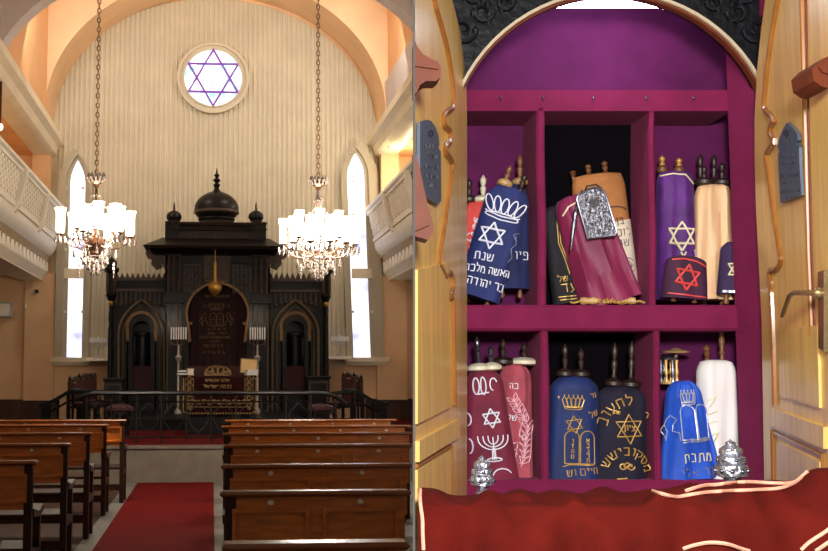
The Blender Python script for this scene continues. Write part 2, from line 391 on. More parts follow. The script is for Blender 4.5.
# cornice beams, gallery ceilings, aisle walls, galleries: left then right, the right one mirrored in x
def mirror(pts): return [(428 - a if True else a, b) for a, b in pts]
beam_px = [(30, 93), (49, 91), (47, 122), (52, 122), (53, 127), (58, 129), (58.5, 137), (53, 140), (51, 147), (46, 150), (30, 150)]
frieze_px = [(30, 88), (49.5, 88), (47.5, 122), (30, 122)]
for side in ('left', 'right'):
    mp = (lambda q: q) if side == 'left' else (lambda q: [(431 - a, b) for a, b in q])
    y0 = 8 if side == 'left' else 18
    struct(MB().prism(HP(mp(beam_px), 26), y0, 26.95).build('trim_2' if side == 'left' else 'trim_3', 'cream_paint', clip=CLIP), 'cream moulded cornice beam along the %s gallery' % side, 'cornice')
    fp = HP(mp(frieze_px), 26)
    struct(MB().prism(fp, y0, 25.49).build('trim_4' if side == 'left' else 'trim_5', 'lavender_paint', clip=CLIP), 'pale grey ledge on top of the %s cornice' % side, 'ledge')
    xa = HP(mp([(46, 148)]), 26)[0]; s = -1 if side == 'left' else 1
    struct(MB().box(*sorted((xa[0], s * 9.4 if s < 0 else 5.6)), y0, YB, xa[1], xa[1] + .1).build('ceiling_' + side, 'orange_paint', smooth=0, clip=CLIP), 'orange ceiling over the %s gallery' % side, 'ceiling')
    x1, x2 = sorted(q[0] for q in HP(mp([(32, 180), (49.5, 180)]), 26.6))
    struct(MB().box(x1, x2, 26.6, YB, 4.5, xa[1]).build('trim_6' if side == 'left' else 'trim_7', 'peach_paint', smooth=0, clip=CLIP), 'peach pilaster on the gallery end wall, %s aisle' % side, 'pilaster')
    x1, x2 = sorted(q[0] for q in HP(mp([(24, 340), (54, 340)]), 26.85))
    struct(MB().box(x1, x2, 26.85, YB, HZ(400, YB), HZ(275, YB)).build('trim_8' if side == 'left' else 'trim_9', 'peach_paint', smooth=0, clip=CLIP), 'flat peach pilaster under the %s gallery' % side, 'pilaster')
    # gallery
    t = thing('gallery_balcony', 'white pierced lattice balcony front along the %s aisle' % side, 'balcony', (HP(mp([(44, 280)]), YB)[0][0], YB - .02, HZ(280, YB)))
    P = lambda pts: HP(mp(pts), YB)
    g0 = 7 if side == 'left' else 18
    MB().prism(P([(44, 270), (48, 268), (49, 273), (44, 280), (20, 280), (20, 276), (40, 274)]), g0, YB - .02).build('soffit_moulding', 'cream_paint', t, clip=CLIP)
    MB().prism(P([(20, 279), (44, 279.5), (44, 281), (20, 281)]), g0, YB - .02).build('soffit', 'cream_paint', t, clip=CLIP)
    MB().prism(P([(49, 258), (51, 256), (50, 262), (48, 268), (44, 268), (44, 258)]), g0, YB - .02).build('ornament_band', 'ornament_tan', t, clip=CLIP)
    MB().prism(P([(57, 242), (58, 245), (57, 250), (54, 255), (50, 257.5), (46, 257), (52, 248), (53, 242)]), g0, YB - .02).build('coved_band', 'white_paint', t, clip=CLIP)
    MB().prism(P([(63, 209.5), (67, 210), (67.5, 213), (63, 215.5), (60, 213)]), g0, YB - .02).build('handrail', 'white_paint', t, clip=CLIP)
    # dentils as one carved band
    q = P([(49.5, 262), (46, 272)]); y = YB - .34
    while y > max(g0, 14 if side == 'left' else 20.4):
        MB().box(*sorted((q[0][0], q[1][0])), y - .14, y + .14, q[1][1], q[0][1]).build('dentil', 'white_paint', t, smooth=0); y -= .46
    # pierced panels between posts
    a, b = P([(63.5, 214), (57, 242)]); bay = 2.9; y = YB - .12; j = 0
    bk = P([(61.5, 214), (55, 242)])
    m = MB(); m.loft([[(bk[0][0], yy, bk[0][1]), (bk[1][0], yy, bk[1][1])] for yy in (g0, YB - .02)], closed=False, caps=False)
    m.build('panel_backing', 'ornament_tan', t, smooth=0, clip=CLIP)
    def at(yy, f): return V((a[0] + (b[0] - a[0]) * f, yy, a[1] + (b[1] - a[1]) * f))
    nb = 7 if side == 'left' else 2
    for j in range(nb):
        y1 = YB - .1 - j * bay; y0_ = y1 - bay
        if y1 < g0: break
        m = MB(); nr, nc = 4, 9
        L = bay - .3; th = .045
        for r in range(nr):
            for c_ in range(nc):
                f0, f1 = .06 + .88 * r / nr, .06 + .88 * (r + 1) / nr; ya, yb = y0_ + .15 + L * c_ / nc, y0_ + .15 + L * (c_ + 1) / nc
                cm = at((ya + yb) / 2, (f0 + f1) / 2)
                m.tube([at(ya, f0), cm, at(yb, f1)], th, 4); m.tube([at(yb, f0), cm, at(ya, f1)], th, 4)
                m.tube([at(ya, f0), at(yb, f0)], th * .8, 4); m.tube([at(ya, f0), at(ya, f1)], th * .8, 4)
        for f in (.03, .97): m.tube([at(y0_ + .05, f), at(y1 - .05, f)], .07, 4)
        m.build('lattice_panel', 'white_paint', t, smooth=0, clip=CLIP)
        m = MB(); s_ = .12 if side == 'left' else -.12
        for yy in (y0_,):
            m.loft([[at(yy - .1, f) + V((s_ * o_, 0, 0)) for f, o_ in ((-.02, .2), (-.02, 1), (1.0, 1), (1.18, .55), (1.22, -.2), (1, -.2))], [at(yy + .1, f) + V((s_ * o_, 0, 0)) for f, o_ in ((-.02, .2), (-.02, 1), (1.0, 1), (1.18, .55), (1.22, -.2), (1, -.2))]])
        m.build('bracket_post', 'white_paint', t, smooth=0, clip=CLIP)
    # gallery floor slab reaching the side wall
    zf = P([(44, 276)])[0][1]
    struct(MB().box(*sorted((P([(30, 276)])[0][0], s * 9.4 if s < 0 else 5.6)), g0, YB, zf, zf + .15).build('floor_' + side + '_gallery', 'cream_paint', smooth=0, clip=CLIP), 'underside of the %s gallery floor' % side, 'floor')

# ------------------------------------------------------------------ windows
def lancet(idx, ox, ulo, uhi, lo, label):
    # ulo=(x0,x1,apex y,transom y) lo=(x0,x1,y0,y1) in the picture, frame outer ox
    t = thing('window_%d' % idx, label, 'window', H((ulo[0] + ulo[1]) / 2, 360, YB)); t['kind'] = 'structure'
    y = YB
    def shape(x0, x1, top, bot, spring, n=10):
        cx = (x0 + x1) / 2; hw_ = (x1 - x0) / 2; pts = [(x0, bot)]
        for i in range(n + 1):
            t_ = i / n; pts.append((x0 + hw_ * t_ ** 2.0, spring + 4 - (spring + 4 - top) * t_))
        right = [(2 * cx - a, b) for a, b in pts[::-1]][1:]
        return pts + right
    inner = shape(ulo[0], ulo[1], ulo[2], ulo[3], ulo[2] + 20)
    ow = (ox[1] - ox[0]) / 2; mid = (ox[0] + ox[1]) / 2
    outer = shape(ox[0], ox[1], ulo[2] - 11, 362, ulo[2] + 22)
    mids = shape(ulo[0] - 4, ulo[1] + 4, ulo[2] - 5, 360, ulo[2] + 20)
    ins2 = shape(ulo[0], ulo[1], ulo[2], 360, ulo[2] + 20)
    dx = lo[0] - ulo[0]
    adj = lambda pts: [(a + (dx * min(1, max(0, (b - 230) / 60)) if b > 230 else 0), b) for a, b in pts]
    m = MB(); O, M_, I = HP(adj(outer), y), HP(adj(mids), y), HP(adj(ins2), y)
    m.band(O, M_, y - .2, y); m.band(M_, I, y - .13, y)
    m.build('frame', 'window_paint', t)
    MB().prism(I, y - .1, y - .085).build('pane', 'window_glass', t, smooth=0)
    m = MB(); q = HP([(lo[0] - 2, 269), (lo[1] + 2, 279)], y); m.box(q[0][0], q[1][0], y - .17, y - .03, q[1][1], q[0][1])
    for yy in (ulo[2] + 28, 215, 250, 312):
        q = HP([(lo[0] - 1, yy), (lo[1] + 1, yy)], y); m.box(q[0][0] - .03, q[0][0] + .04, y - .14, y - .02, q[0][1] - .03, q[0][1] + .03); m.box(q[1][0] - .04, q[1][0] + .03, y - .14, y - .02, q[1][1] - .03, q[1][1] + .03)
    q = HP([(lo[0] - 1, 300), (lo[1] + 1, 300)], y)
    m.build('transom', 'cream_paint', t, smooth=0)
    q = HP([(ox[0] + dx - 3, 357.5), (ox[1] + dx + 4, 362)], y); m = MB().box(q[0][0], q[1][0], y - .3, y, q[1][1], q[0][1]).box(q[0][0] + .05, q[1][0] - .05, y - .2, y, q[1][1] - .08, q[1][1])
    m.build('sill', 'cream_paint', t, smooth=0)
lancet(1, (59, 93), (71, 86, 161, 268), None, (67, 82.5, 281, 357), 'tall bright lancet window left of the black ark')
lancet(2, (340, 377), (346.5, 363.5, 154, 268), None, (353, 371, 281, 355), 'tall bright lancet window right of the black ark')
# rose window
t = thing('window_3', 'round stained glass window with a purple six pointed star', 'window', H(213, 108, YB)); t['kind'] = 'structure'
cx, cz = H(213.2, 79.3, YB).x, HZ(79.3, YB); r = 29.8 * YB / F
rg = lambda q: [(cx + q * math.cos(2 * PI * i / 48), cz + q * math.sin(2 * PI * i / 48)) for i in range(48)]
m = MB(); y = YB - .06
m.band(rg(r * 1.22), rg(r * 1.13), y - .12, y + .04, True); m.band(rg(r * 1.13), rg(r * 1.02), y - .07, y + .04, True); m.band(rg(r * 1.02), rg(r * .97), y - .11, y + .04, True)
m.build('frame', 'cream_boards', t)
MB().prism(rg(r), y - .06, y - .03).build('pane', 'rose_glass', t, smooth=0)
m = MB()
for tri in tri_star(0, 0, r * .97): m.tube([(cx + a, y - .07, cz + b) for a, b in tri[:3]], .062, 4, closed=True)
m.build('star_bars', 'purple_bar', t, smooth=0)

# ------------------------------------------------------------------ platform
SY, SZ = 17.2, HZ(445, 17.2)
m = MB().box(-4.6, 4.6, SY, YB - .02, 0, SZ - .03); m.box(-4.65, 4.65, SY - .03, SY + .3, SZ - .05, SZ - .005)
x = -4.6
struct(m.build('floor_platform', 'stone', smooth=0, clip=CLIP), 'raised stone platform across the end of the hall', 'platform')
struct(MB().box(-4.5, 4.5, SY + .12, YB - .1, SZ - .03, SZ).build('floor_platform_carpet', 'carpet_red', smooth=0, clip=CLIP), 'red carpet laid over the raised platform', 'carpet')
tag(MB().box(-1.12, .035, 1, SY - .03, 0, .015).build('aisle_carpet', 'carpet_red', smooth=0, clip=CLIP), 'red carpet runner down the aisle between the pews', 'carpet')

# ------------------------------------------------------------------ pews
def pew(x0, x1, y, side, label, group, near_arm):
    L = x1 - x0; t = thing('church_pew', label, 'pew', ((x0 + x1) / 2, y, 0), group=group)
    zt, zb = 1.08, .74
    m = MB().box(x0, x1, y, y + .03, zb, zt - .02)
    nx = max(1, round(L / .56)); w = L / nx
    for i in range(nx):
        a, b = x0 + i * w + .035, x0 + (i + 1) * w - .035
        m.band([(a, zb + .05), (b, zb + .05), (b, zt - .09), (a, zt - .09)], [(a + .02, zb + .07), (b - .02, zb + .07), (b - .02, zt - .11), (a + .02, zt - .11)], y - .022, y + .001, True)
    m.box(x0, x1, y - .006, y + .03, zb, zb + .03)
    m.build('backrest', 'pew_wood', t, smooth=0)
    MB().bevbox(x0 - .03, x1 + .03, y - .035, y + .07, zt - .03, zt, .012).build('top_rail', 'pew_top', t)
    MB().bevbox(x0 + .05, x1 - .05, y + .02, y + .44, .43, .47, .01).build('seat', 'pew_dark', t)
    MB().box(x0 + .04, x1 - .04, y + .01, y + .04, .16, .24).build('stretcher', 'pew_dark', t, smooth=0)
    for xe_ in (x0, x1):
        if side == 'right' and xe_ == x1 and near_arm is False: continue
        s = 1 if xe_ == x0 else -1; a, b = sorted((xe_, xe_ + s * .055))
        MB().bevbox(a, b, y - .01, y + .06, 0, zt - .03, .008).build('rear_leg', 'pew_dark', t)
        prof = [(y + .38, 0), (y + .44, 0), (y + .43, .2), (y + .46, .42), (y + .42, .5), (y + .45, .66), (y + .39, .66), (y + .36, .5), (y + .39, .4), (y + .37, .2)]
        m = MB(); m.loft([[(a, py, pz) for py, pz in prof], [(b, py, pz) for py, pz in prof]]); m.build('front_leg', 'pew_dark', t, smooth=0)
        m = MB(); prof = [(y + .05, .68), (y + .28, .66), (y + .5, .68), (y + .52, .71), (y + .47, .73), (y + .28, .70), (y + .05, .74)]
        m.loft([[(a - .01, py, pz) for py, pz in prof], [(b + .01, py, pz) for py, pz in prof]]); m.build('armrest', 'pew_dark', t)
        MB().box(a, b, y + .05, y + .4, .36, .43).build('side_rail', 'pew_dark', t, smooth=0)
    for i in range(nx):
        xx = x0 + (i + .5) * w
        MB().lathe([(.0001, -.004), (.016, -.004), (.012, .01), (.0001, .012)], (0, 0, 0), 12, 1.3, 1).moved(Matrix.Translation((xx, y - .004, zt - .06)) @ Matrix.Rotation(PI / 2, 4, 'X')).build('name_plate', 'brass_plate', t)
LROW = [14.67, 13.37, 11.56, 9.81, 7.93, 6.25]
ordn = ['first', 'second', 'third', 'fourth', 'fifth', 'sixth', 'seventh']
for i, y in enumerate(LROW):
    x1 = -1.25 if i else -1.14
    lab = 'brown wooden pew in the left block, %s row back from the platform' % ordn[i]
    if i == 0: lab = 'brown wooden pew in the left block, next to the stone platform'
    if i == 5: lab = 'wooden pew of the left block showing only its end at the picture corner'
    pew(-3.7, x1, y, 'left', lab, 'pews left of the aisle', True)
RROW = [14.5, 12.87, 11.37, 9.54, 7.49, 5.83, 4.08]
for i, y in enumerate(RROW):
    xr = min(2.41 - .1 * (i > 0), onpart(y, .5) - .045)
    lab = 'polished wooden pew in the right block, %s row back from the platform' % ordn[i]
    if i == 0: lab = 'polished wooden pew in the right block, next to the stone platform'
    if i == 6: lab = 'polished wooden pew cut by the bottom edge, last of the right block'
    pew((.2, .14, .145, .13, .09, .075, .07)[i], xr, y, 'right', lab, 'pews right of the aisle', i < 2)
# ------------------------------------------------------------------ the black ark
YW, YM = 25.6, 25.0                              # wing front, centre front
ark = thing('torah_ark', 'tall black carved wooden ark with an onion dome and maroon curtain', 'ark', (HX(218, YW), YW, SZ))
def pz(pts, y): return HP(pts, y)
def slab(m, pts, y, t): return m.prism(HP(pts, y), y, y + t)
def rect(m, x0, y0, x1, y1, Y, t):
    a = H(x0, (y0 + y1) / 2, Y); b = H(x1, (y0 + y1) / 2, Y); zt, zb = HZ(y0, Y), HZ(y1, Y)
    return m.box(a.x, b.x, Y, Y + t, zb, zt)
def plin(m, pts, Y, r, n=4, closed=False):
    return m.tube([(a, Y, b) for a, b in HP(pts, Y)], r, n, closed)
def ogee(cx, ytop, hw_, ysp, ybot, n=12):        # pointed arch outline, open at the bottom
    L = [(cx - hw_, ybot), (cx - hw_, ysp)]
    for i in range(1, n + 1):
        t_ = i / n; L.append((cx - hw_ * (1 - t_ ** 2.5), ysp - (ysp - ytop) * t_))
    return L + [(2 * cx - a, b) for a, b in L[::-1]][1:]
def shoe(cx, cy, r, ybot, n=20, pinch=.86, a=25):  # horseshoe arch
    L = [(cx - r * pinch, ybot)]
    L += [(cx + r * math.cos(math.radians(180 + a - (180 + 2 * a) * i / n)), cy - r * math.sin(math.radians(180 + a - (180 + 2 * a) * i / n))) for i in range(n + 1)]
    return L + [(cx + r * pinch, ybot)]
ybot = 428
# wings
for s in (-1, 1):
    cx0 = 141.5 if s < 0 else 295.5
    xo, xi = (109, 167) if s < 0 else (328.5, 268)
    xa, xb = min(xo, xi), max(xo, xi)
    w = MB()
    arch = ogee(cx0, 301, 22.5, 337, 425); n = len(arch); h_ = n // 2
    outr = [(xa if a < cx0 else xb if a > cx0 else cx0, 425 if i in (0, n - 1) else b) for i, (a, b) in enumerate(arch)]
    outr = [((xa + (cx0 - xa) * max(0, (i - h_ + 5) / 5) if i <= h_ else xb - (xb - cx0) * max(0, (h_ + 5 - i) / 5)), 300.5 if abs(i - h_) <= 5 else b) for i, (a, b) in enumerate(outr)]
    w.band(HP(outr, YW), HP(arch, YW), YW, YW + .25)
    rect(w, xa, 290, xb, 301, YW + .02, .5); rect(w, xa, 279, xb, 290, YW - .03, .55)
    rect(w, xa, 303, xa + 3, ybot, YW + .02, .6); rect(w, xb - 3, 303, xb, ybot, YW + .02, .6)
    w.build('side_wing', 'ark_wood', ark, smooth=0)
    m = MB(); rect(m, xa - 1, 289, xb + 1, 291.5, YW - .1, .2); rect(m, xa - 1, 278, xb + 1, 281, YW - .13, .3)
    p = []
    k = 11
    for i in range(k): a = xa + (xb - xa) * i / k; p += [(a, 279), (a + (xb - xa) / k / 2, 272.5)]
    slab(m, p + [(xb, 279)], YW - .06, .08)
    m.build('wing_cornice', 'ark_carved_lit', ark, smooth=0)
    m = MB()
    for i in range(12):
        a = xa + 2.5 + (xb - xa - 5) * i / 11; e_ = min(305, 301 + 2 * max(0, abs(a - cx0) / 6 - 1.5)); rect(m, a - .9, 292, a + .9, e_, YW - .07, .1)
        c_ = HP([(a, e_ + 1)], YW - .05)[0]; m.ball((c_[0], YW - .04, c_[1]), .045, 6)
    m.build('arcade_frieze', 'ark_carved_lit', ark, smooth=0)
    plin(MB(), ogee(cx0, 299.5, 23, 337, 425), YW - .1, .03, 4).build('arch_trim', 'dim_gold', ark)
    plin(MB(), ogee(cx0, 306, 18.5, 336, 425), YW + .0, .012, 4).build('arch_trim', 'dim_gold', ark)
    # inner horseshoe arch and niche
    i1 = shoe(cx0, 327, 15.5, 425, n=26, pinch=.97, a=15); n = len(i1)
    io = ogee(cx0, 301, 22.5, 337, 425, n=(n - 1) // 2 - 1)
    MB().band(HP(io, YW + .08), HP(i1, YW + .08), YW + .08, YW + .3).build('arch_reveal', 'ark_wood', ark)
    j1, j2 = shoe(cx0, 327, 16, 341, n=26, pinch=.97, a=15), shoe(cx0, 327, 13, 341, n=26, pinch=.97, a=15)
    MB().band(HP(j1, YW + .06), HP(j2, YW + .06), YW + .06, YW + .25).build('horseshoe_arch', 'gold_trim', ark)
    k1, k2 = shoe(cx0, 327, 13.5, 425, n=26, pinch=.97, a=15), shoe(cx0, 330, 9, 425, n=26, pinch=1.15, a=15)
    MB().band(HP(k1, YW + .12), HP(k2, YW + .12), YW + .12, YW + .3).build('inner_arch', 'ark_wood', ark)
    m = MB(); rect(m, cx0 - 20, 305, cx0 + 20, ybot, YW + .75, .05); m.build('niche_back', 'ark_wood', ark, smooth=0)
    c_ = H(cx0, 380, YW + .5); m = MB().lathe([(.2, HZ(425, YW)), (.2, HZ(336, YW)), (.25, HZ(335, YW)), (.25, HZ(332, YW)), (.001, HZ(330, YW))], (c_.x, YW + .55, 0), 16)
    m.build('niche_column', 'ark_wood', ark)
    m = MB(); rect(m, cx0 - 10, 366, cx0 + 10, 388, YW + .22, .08); m.build('niche_seat_back', 'seat_red', ark, smooth=0)
    m = MB(); rect(m, cx0 - 11, 388, cx0 + 11, 391, YW - .1, .4); rect(m, cx0 - 11, 391, cx0 + 11, 425, YW + .05, .2); m.build('niche_seat', 'ark_wood', ark, smooth=0)
    # corner lantern turret
    tx = 111 if s < 0 else 326
    c_ = H(tx, 300, YW - .15); c_.z = 0; Z = lambda q: HZ(q, YW - .15); px_ = YW / F
    MB().lathe([(.001, Z(303)), (3 * px_, Z(301)), (5.5 * px_, Z(296)), (4.5 * px_, Z(292)), (4.5 * px_, Z(275)), (7.5 * px_, Z(272)), (7.5 * px_, Z(269)), (5 * px_, Z(268)), (5 * px_, Z(266)), (5.6 * px_, Z(263)), (3 * px_, Z(260)), (1 * px_, Z(258.5)), (.001, Z(256))], c_, 8).build('lantern_turret', 'ark_wood', ark, smooth=20)
    m = MB()
    for q in range(4): m.tube([c_ + V((4.7 * px_ * math.cos(PI / 2 * q + .78), 4.7 * px_ * math.sin(PI / 2 * q + .78), Z(z_))) for z_ in (293, 275)], .035, 5)
    m.build('turret_colonnette', 'ark_carved_lit', ark)
    MB().ball(c_ + V((0, 0, Z(303.5))), 2.9 * px_, 8).build('gold_ball', 'bright_gold', ark)
    m = MB().lathe([(2.6 * px_, Z(428)), (2.6 * px_, Z(330)), (1.8 * px_, Z(325)), (2.6 * px_, Z(318)), (1.6 * px_, Z(308)), (2.2 * px_, Z(306))], c_, 10); m.build('corner_column', 'ark_wood', ark)
# centre block
m = MB()
hs = shoe(217.5, 314, 31, 425, n=28, pinch=.92, a=16); n = len(hs)
xa, xb = 165, 270
outr = [(xa, 425), (xa, 330)] + [((xa if i < 6 else xb if i > n - 11 else xa + (xb - xa) * (i - 5) / (n - 15)), (330 - 66 * min(1, (i + 1) / 6)) if i < 6 else (330 - 66 * min(1, (n - 4 - i) / 6)) if i > n - 11 else 263) for i in range(n - 4)] + [(xb, 330), (xb, 425)]
m.band(HP(outr, YM), HP(hs, YM), YM, YM + .2)
rect(m, xa, 249, xb, 264, YM, .4); rect(m, xa, 255, xa + 2, ybot, YM, 1.0); rect(m, xb - 2, 255, xb, ybot, YM, 1.0)
m.build('front_panel', 'ark_wood', ark, smooth=0)
for cxp in (174, 261):
    m = MB(); rect(m, cxp - 8, 312, cxp + 8, ybot, YM - .12, .15); rect(m, cxp - 9, 294, cxp + 9, 300, YM - .2, .3); rect(m, cxp - 10, 300, cxp + 10, 303, YM - .25, .3); rect(m, cxp - 9, 250, cxp + 9, 256, YM - .22, .3)
    rect(m, cxp - 8, 303, cxp + 8, 312, YM - .1, .15)
    m.build('pilaster', 'ark_wood', ark, smooth=0)
    q = H(cxp, 275, YM - .1); p_ = YM / F; Z = lambda v_: HZ(v_, YM)
    for o_ in (-5.5, 0, 5.5):
        MB().lathe([(2 * p_, Z(294)), (1.1 * p_, Z(290)), (1.7 * p_, Z(282)), (1.1 * p_, Z(272)), (1.8 * p_, Z(266)), (1.0 * p_, Z(262)), (1.8 * p_, Z(256))], (q.x + o_ * p_, YM - .12, 0), 8).build('colonnette', 'ark_carved_lit', ark)
    plin(MB(), ogee(cxp, 301, 3.6, 306, 345), YM - .14, .016, 4).build('arch_trim', 'dim_gold', ark)
    m = MB(); plin(m, [(cxp - 7, 426), (cxp - 7, 312)], YM - .13, .012); plin(m, [(cxp + 7, 426), (cxp + 7, 312)], YM - .13, .012); m.build('edge_trim', 'dim_gold', ark)
for x0, x1 in ((184.5, 199.5), (233.5, 249.5)):
    m = MB(); rect(m, x0, 265, x1, 292, YM - .01, .02); m.build('lattice_ground', 'iron_black', ark, smooth=0)
    m = MB()
    for i in range(4):
        for j in range(6):
            a, b = x0 + (i + .5) * (x1 - x0) / 4, 265.5 + (j + .5) * 26 / 6
            plin(m, [(a - 1.7, b), (a, b - 2), (a + 1.7, b), (a, b + 2)], YM - .03, .02, 4, True)
    rect(m, x0 - 1, 264, x1 + 1, 265, YM - .05, .06); rect(m, x0 - 1, 291.5, x1 + 1, 292.5, YM - .05, .06); rect(m, x0 - 1, 264, x0, 292, YM - .05, .06); rect(m, x1, 264, x1 + 1, 292, YM - .05, .06)
    m.build('lattice', 'ark_carved_lit', ark, smooth=0)
m = MB(); rect(m, 204, 254, 229.5, 280, YM - .06, .07); m.build('name_panel', 'ark_carved_lit', ark, smooth=0)
m = MB(); plin(m, [(204, 254.5), (229.5, 254.5), (229.5, 280), (204, 280)], YM - .07, .022, 4, True); plin(m, [(205, 281), (229, 281)], YM - .07, .02)
for yy in (258, 263, 268, 273):
    for l in heb('שמע' if yy % 2 else 'אחד', 210, -yy, 2.6) + heb('ישר' if yy % 2 else 'יהוה', 223.5, -yy, 2.6): plin(m, [(a, -b) for a, b in l], YM - .07, .008, 3)
m.build('panel_border', 'dim_gold', ark)
h1, h2 = shoe(217.5, 314, 32.2, 342, n=28, pinch=.90, a=17), shoe(217.5, 314, 29.8, 342, n=28, pinch=.88, a=17)
MB().band(HP(h1, YM - .05), HP(h2, YM - .05), YM - .05, YM + .1).build('horseshoe_arch', 'gold_trim', ark)
m = MB()
for sx in (-1, 1): rect(m, *sorted([217.5 + sx * 28.5, 217.5 + sx * 25.5])[:1], 322, sorted([217.5 + sx * 28.5, 217.5 + sx * 25.5])[1], 324.5, YM - .08, .15)
m.build('arch_spur', 'gold_trim', ark, smooth=0)
# curtain with soft folds
m = MB(); rows = []
a, b = H(186, 350, YM + .3), H(249, 350, YM + .3); zt, zb_ = HZ(281, YM + .3), HZ(424, YM + .3)
for j in range(13):
    z = zb_ + (zt - zb_) * j / 12
    rows.append([(a.x + (b.x - a.x) * i / 60, YM + .3 + .02 * math.sin(i * .9) * (1 - .5 * j / 12) + .012 * math.sin(i * .37 + 1), z) for i in range(61)])
m.loft(rows, closed=False, caps=False)
cur = m.build('curtain', 'dark_curtain', ark)
def emb(m, strokes, Y, r, n=4, step=2):          # picture strokes with y pointing up in -py
    for l in strokes: plin(m, [(p, -q) for p, q in dense(l, step)], Y, r, n)
YE = YM + .265
m = MB()
emb(m, heb('זה השער ליהוה', 216.5, -297.5, 2.3), YE, .012)
emb(m, crown(216.5, -309, 15, 6.5), YE, .009); emb(m, scrollwork(207, -306, 9, 2, 2) + scrollwork(226, -306, 9, 2, 2), YE, .007)
emb(m, tablets(216.5, -326, 14, 13), YE, .012); emb(m, lion(205, -326, 1, 14) + lion(228, -326, -1, 14), YE, .012)
for sx in (213, 220):
    for yy in (317, 319.5, 322, 324.5): emb(m, [[(sx - 2, -yy), (sx + 2, -yy)]], YE, .008)
emb(m, scrollwork(216.5, -329, 20, 4, 1.6), YE, .009)
emb(m, heb('לזכר נשמת', 217, -334.5, 2.4), YE, .009); emb(m, heb('מאת משפחת הקהל', 214, -338.5, 2.4), YE, .009)
emb(m, heb('תרומת', 214, -342.5, 2.2), YE, .008); emb(m, heb('בית הכנסת', 213, -347, 2.6), YE, .009); emb(m, scrollwork(214, -352, 24, 5, 1.7), YE, .009)
m.build('embroidery', 'dim_gold', cur)
m = MB(); z_ = SZ + .22; m.box(HX(127, 21.6), HX(303, 21.6), 21.6, 24.95, SZ, z_ - .04); m.box(HX(126, 21.6), HX(304, 21.6), 21.54, 24.95, z_ - .04, z_); m.build('plinth_step', 'ark_wood', ark, smooth=0)
# eaves, canopy and cornice
YQ = 24.6; c0 = H(216, 245, YQ)
def frustum(m, x0, x1, yp, Yf, x2, x3, yq, Yf2, back=26.2):
    za, zb = HZ(yp, Yf), HZ(yq, Yf2)
    r1_ = [(HX(x0, Yf), Yf, za), (HX(x1, Yf), Yf, za), (HX(x1, Yf), back, za), (HX(x0, Yf), back, za)]
    r2_ = [(HX(x2, Yf2), Yf2, zb), (HX(x3, Yf2), Yf2, zb), (HX(x3, Yf2), back, zb), (HX(x2, Yf2), back, zb)]
    return m.loft([r1_, r2_])
m = MB(); frustum(m, 142, 282, 245.5, 24.2, 161, 269, 238, 25.0)
frustum(m, 152, 275, 254, 24.6, 147, 279, 249, 24.35)
m.build('canopy_roof', 'ark_wood', ark, smooth=0)
m = frustum(MB(), 143, 281, 248, 24.25, 141, 283, 245.3, 24.12); m.build('eave_moulding', 'ark_carved_lit', ark, smooth=0)
for sx in (-1, 1):
    c_ = 165 if sx < 0 else 268
    pr = [(c_, 253), (c_ + sx * 20, 252), (c_ + sx * 18, 257), (c_ + sx * 13, 259), (c_ + sx * 14, 264), (c_ + sx * 9, 269), (c_ + sx * 3, 266), (c_ + sx * 4, 262), (c_, 270)]
    m = MB(); slab(m, pr, YM - .1, .35); m.build('eave_bracket', 'ark_carved_lit', ark, smooth=0)
m = MB(); frustum(m, 166, 265, 239, 25.0, 166, 265, 230, 25.0); frustum(m, 166, 265, 230, 25.0, 166, 265, 226, 25.0)
m.build('attic_block', 'ark_wood', ark, smooth=0)
for q0, q1 in ((230, 228), (224.5, 222)): frustum(MB(), 165, 266, q0, 24.84, 164, 267, q1, 24.8).build('attic_cornice', 'ark_carved_lit', ark, smooth=0)
m = MB()
for i in range(34): a = 168 + i * 2.9; rect(m, a, 231, a + 1.6, 238.5, 24.95, .08)
m.build('attic_fluting', 'ark_carved_lit', ark, smooth=0)
m = MB()
for a in (165, 252): m = MB(); rect(m, a, 221.5, a + 14, 239, 24.86, .2); m.build('attic_corner_block', 'ark_wood', ark, smooth=0)
pass
def dome(cxp, yb, rpx, ytop, yfin, Y):
    p_ = Y / F; Z = lambda q: HZ(q, Y); c_ = H(cxp, yb, Y); c_.z = 0; hh = yb - ytop
    pr = [(rpx * .78, yb), (rpx * .84, yb - hh * .06), (rpx * .80, yb - hh * .12), (rpx * .88, yb - hh * .16), (rpx * .97, yb - hh * .26), (rpx, yb - hh * .38), (rpx * .97, yb - hh * .55), (rpx * .86, yb - hh * .7), (rpx * .66, yb - hh * .84), (rpx * .4, yb - hh * .94), (rpx * .2, ytop), (rpx * .09, ytop - hh * .12)]
    d = MB().lathe([(a * p_, Z(b)) for a, b in smooth_pts(pr, 3)], c_, 32).build('onion_dome', 'ark_wood', ark)
    L = ytop - hh * .12; k = (L - yfin)
    MB().lathe([(rpx * .09 * p_, Z(L + 1)), (rpx * .16 * p_, Z(L - k * .15)), (rpx * .07 * p_, Z(L - k * .25)), (rpx * .19 * p_, Z(L - k * .36)), (rpx * .06 * p_, Z(L - k * .5)), (rpx * .13 * p_, Z(L - k * .6)), (rpx * .05 * p_, Z(L - k * .7)), (.001, Z(yfin))], c_, 10).build('finial', 'ark_wood', d)
    return d
dm = dome(216.5, 221.5, 22.3, 191.5, 167, 25.5)
p_ = 25.5 / F; c_ = H(216.5, 215, 25.5); MB().lathe([(22.4 * p_ * q, HZ(212.5 - v_, 25.5)) for q, v_ in ((.97, 2), (1.02, 1), (1.02, -1), (.95, -2))], (c_.x, 25.5, 0), 40).build('dome_band', 'ark_carved_lit', dm)
dome(174, 222, 7.6, 211, 201, 25.2); dome(256, 221, 7.6, 210, 200, 25.2)
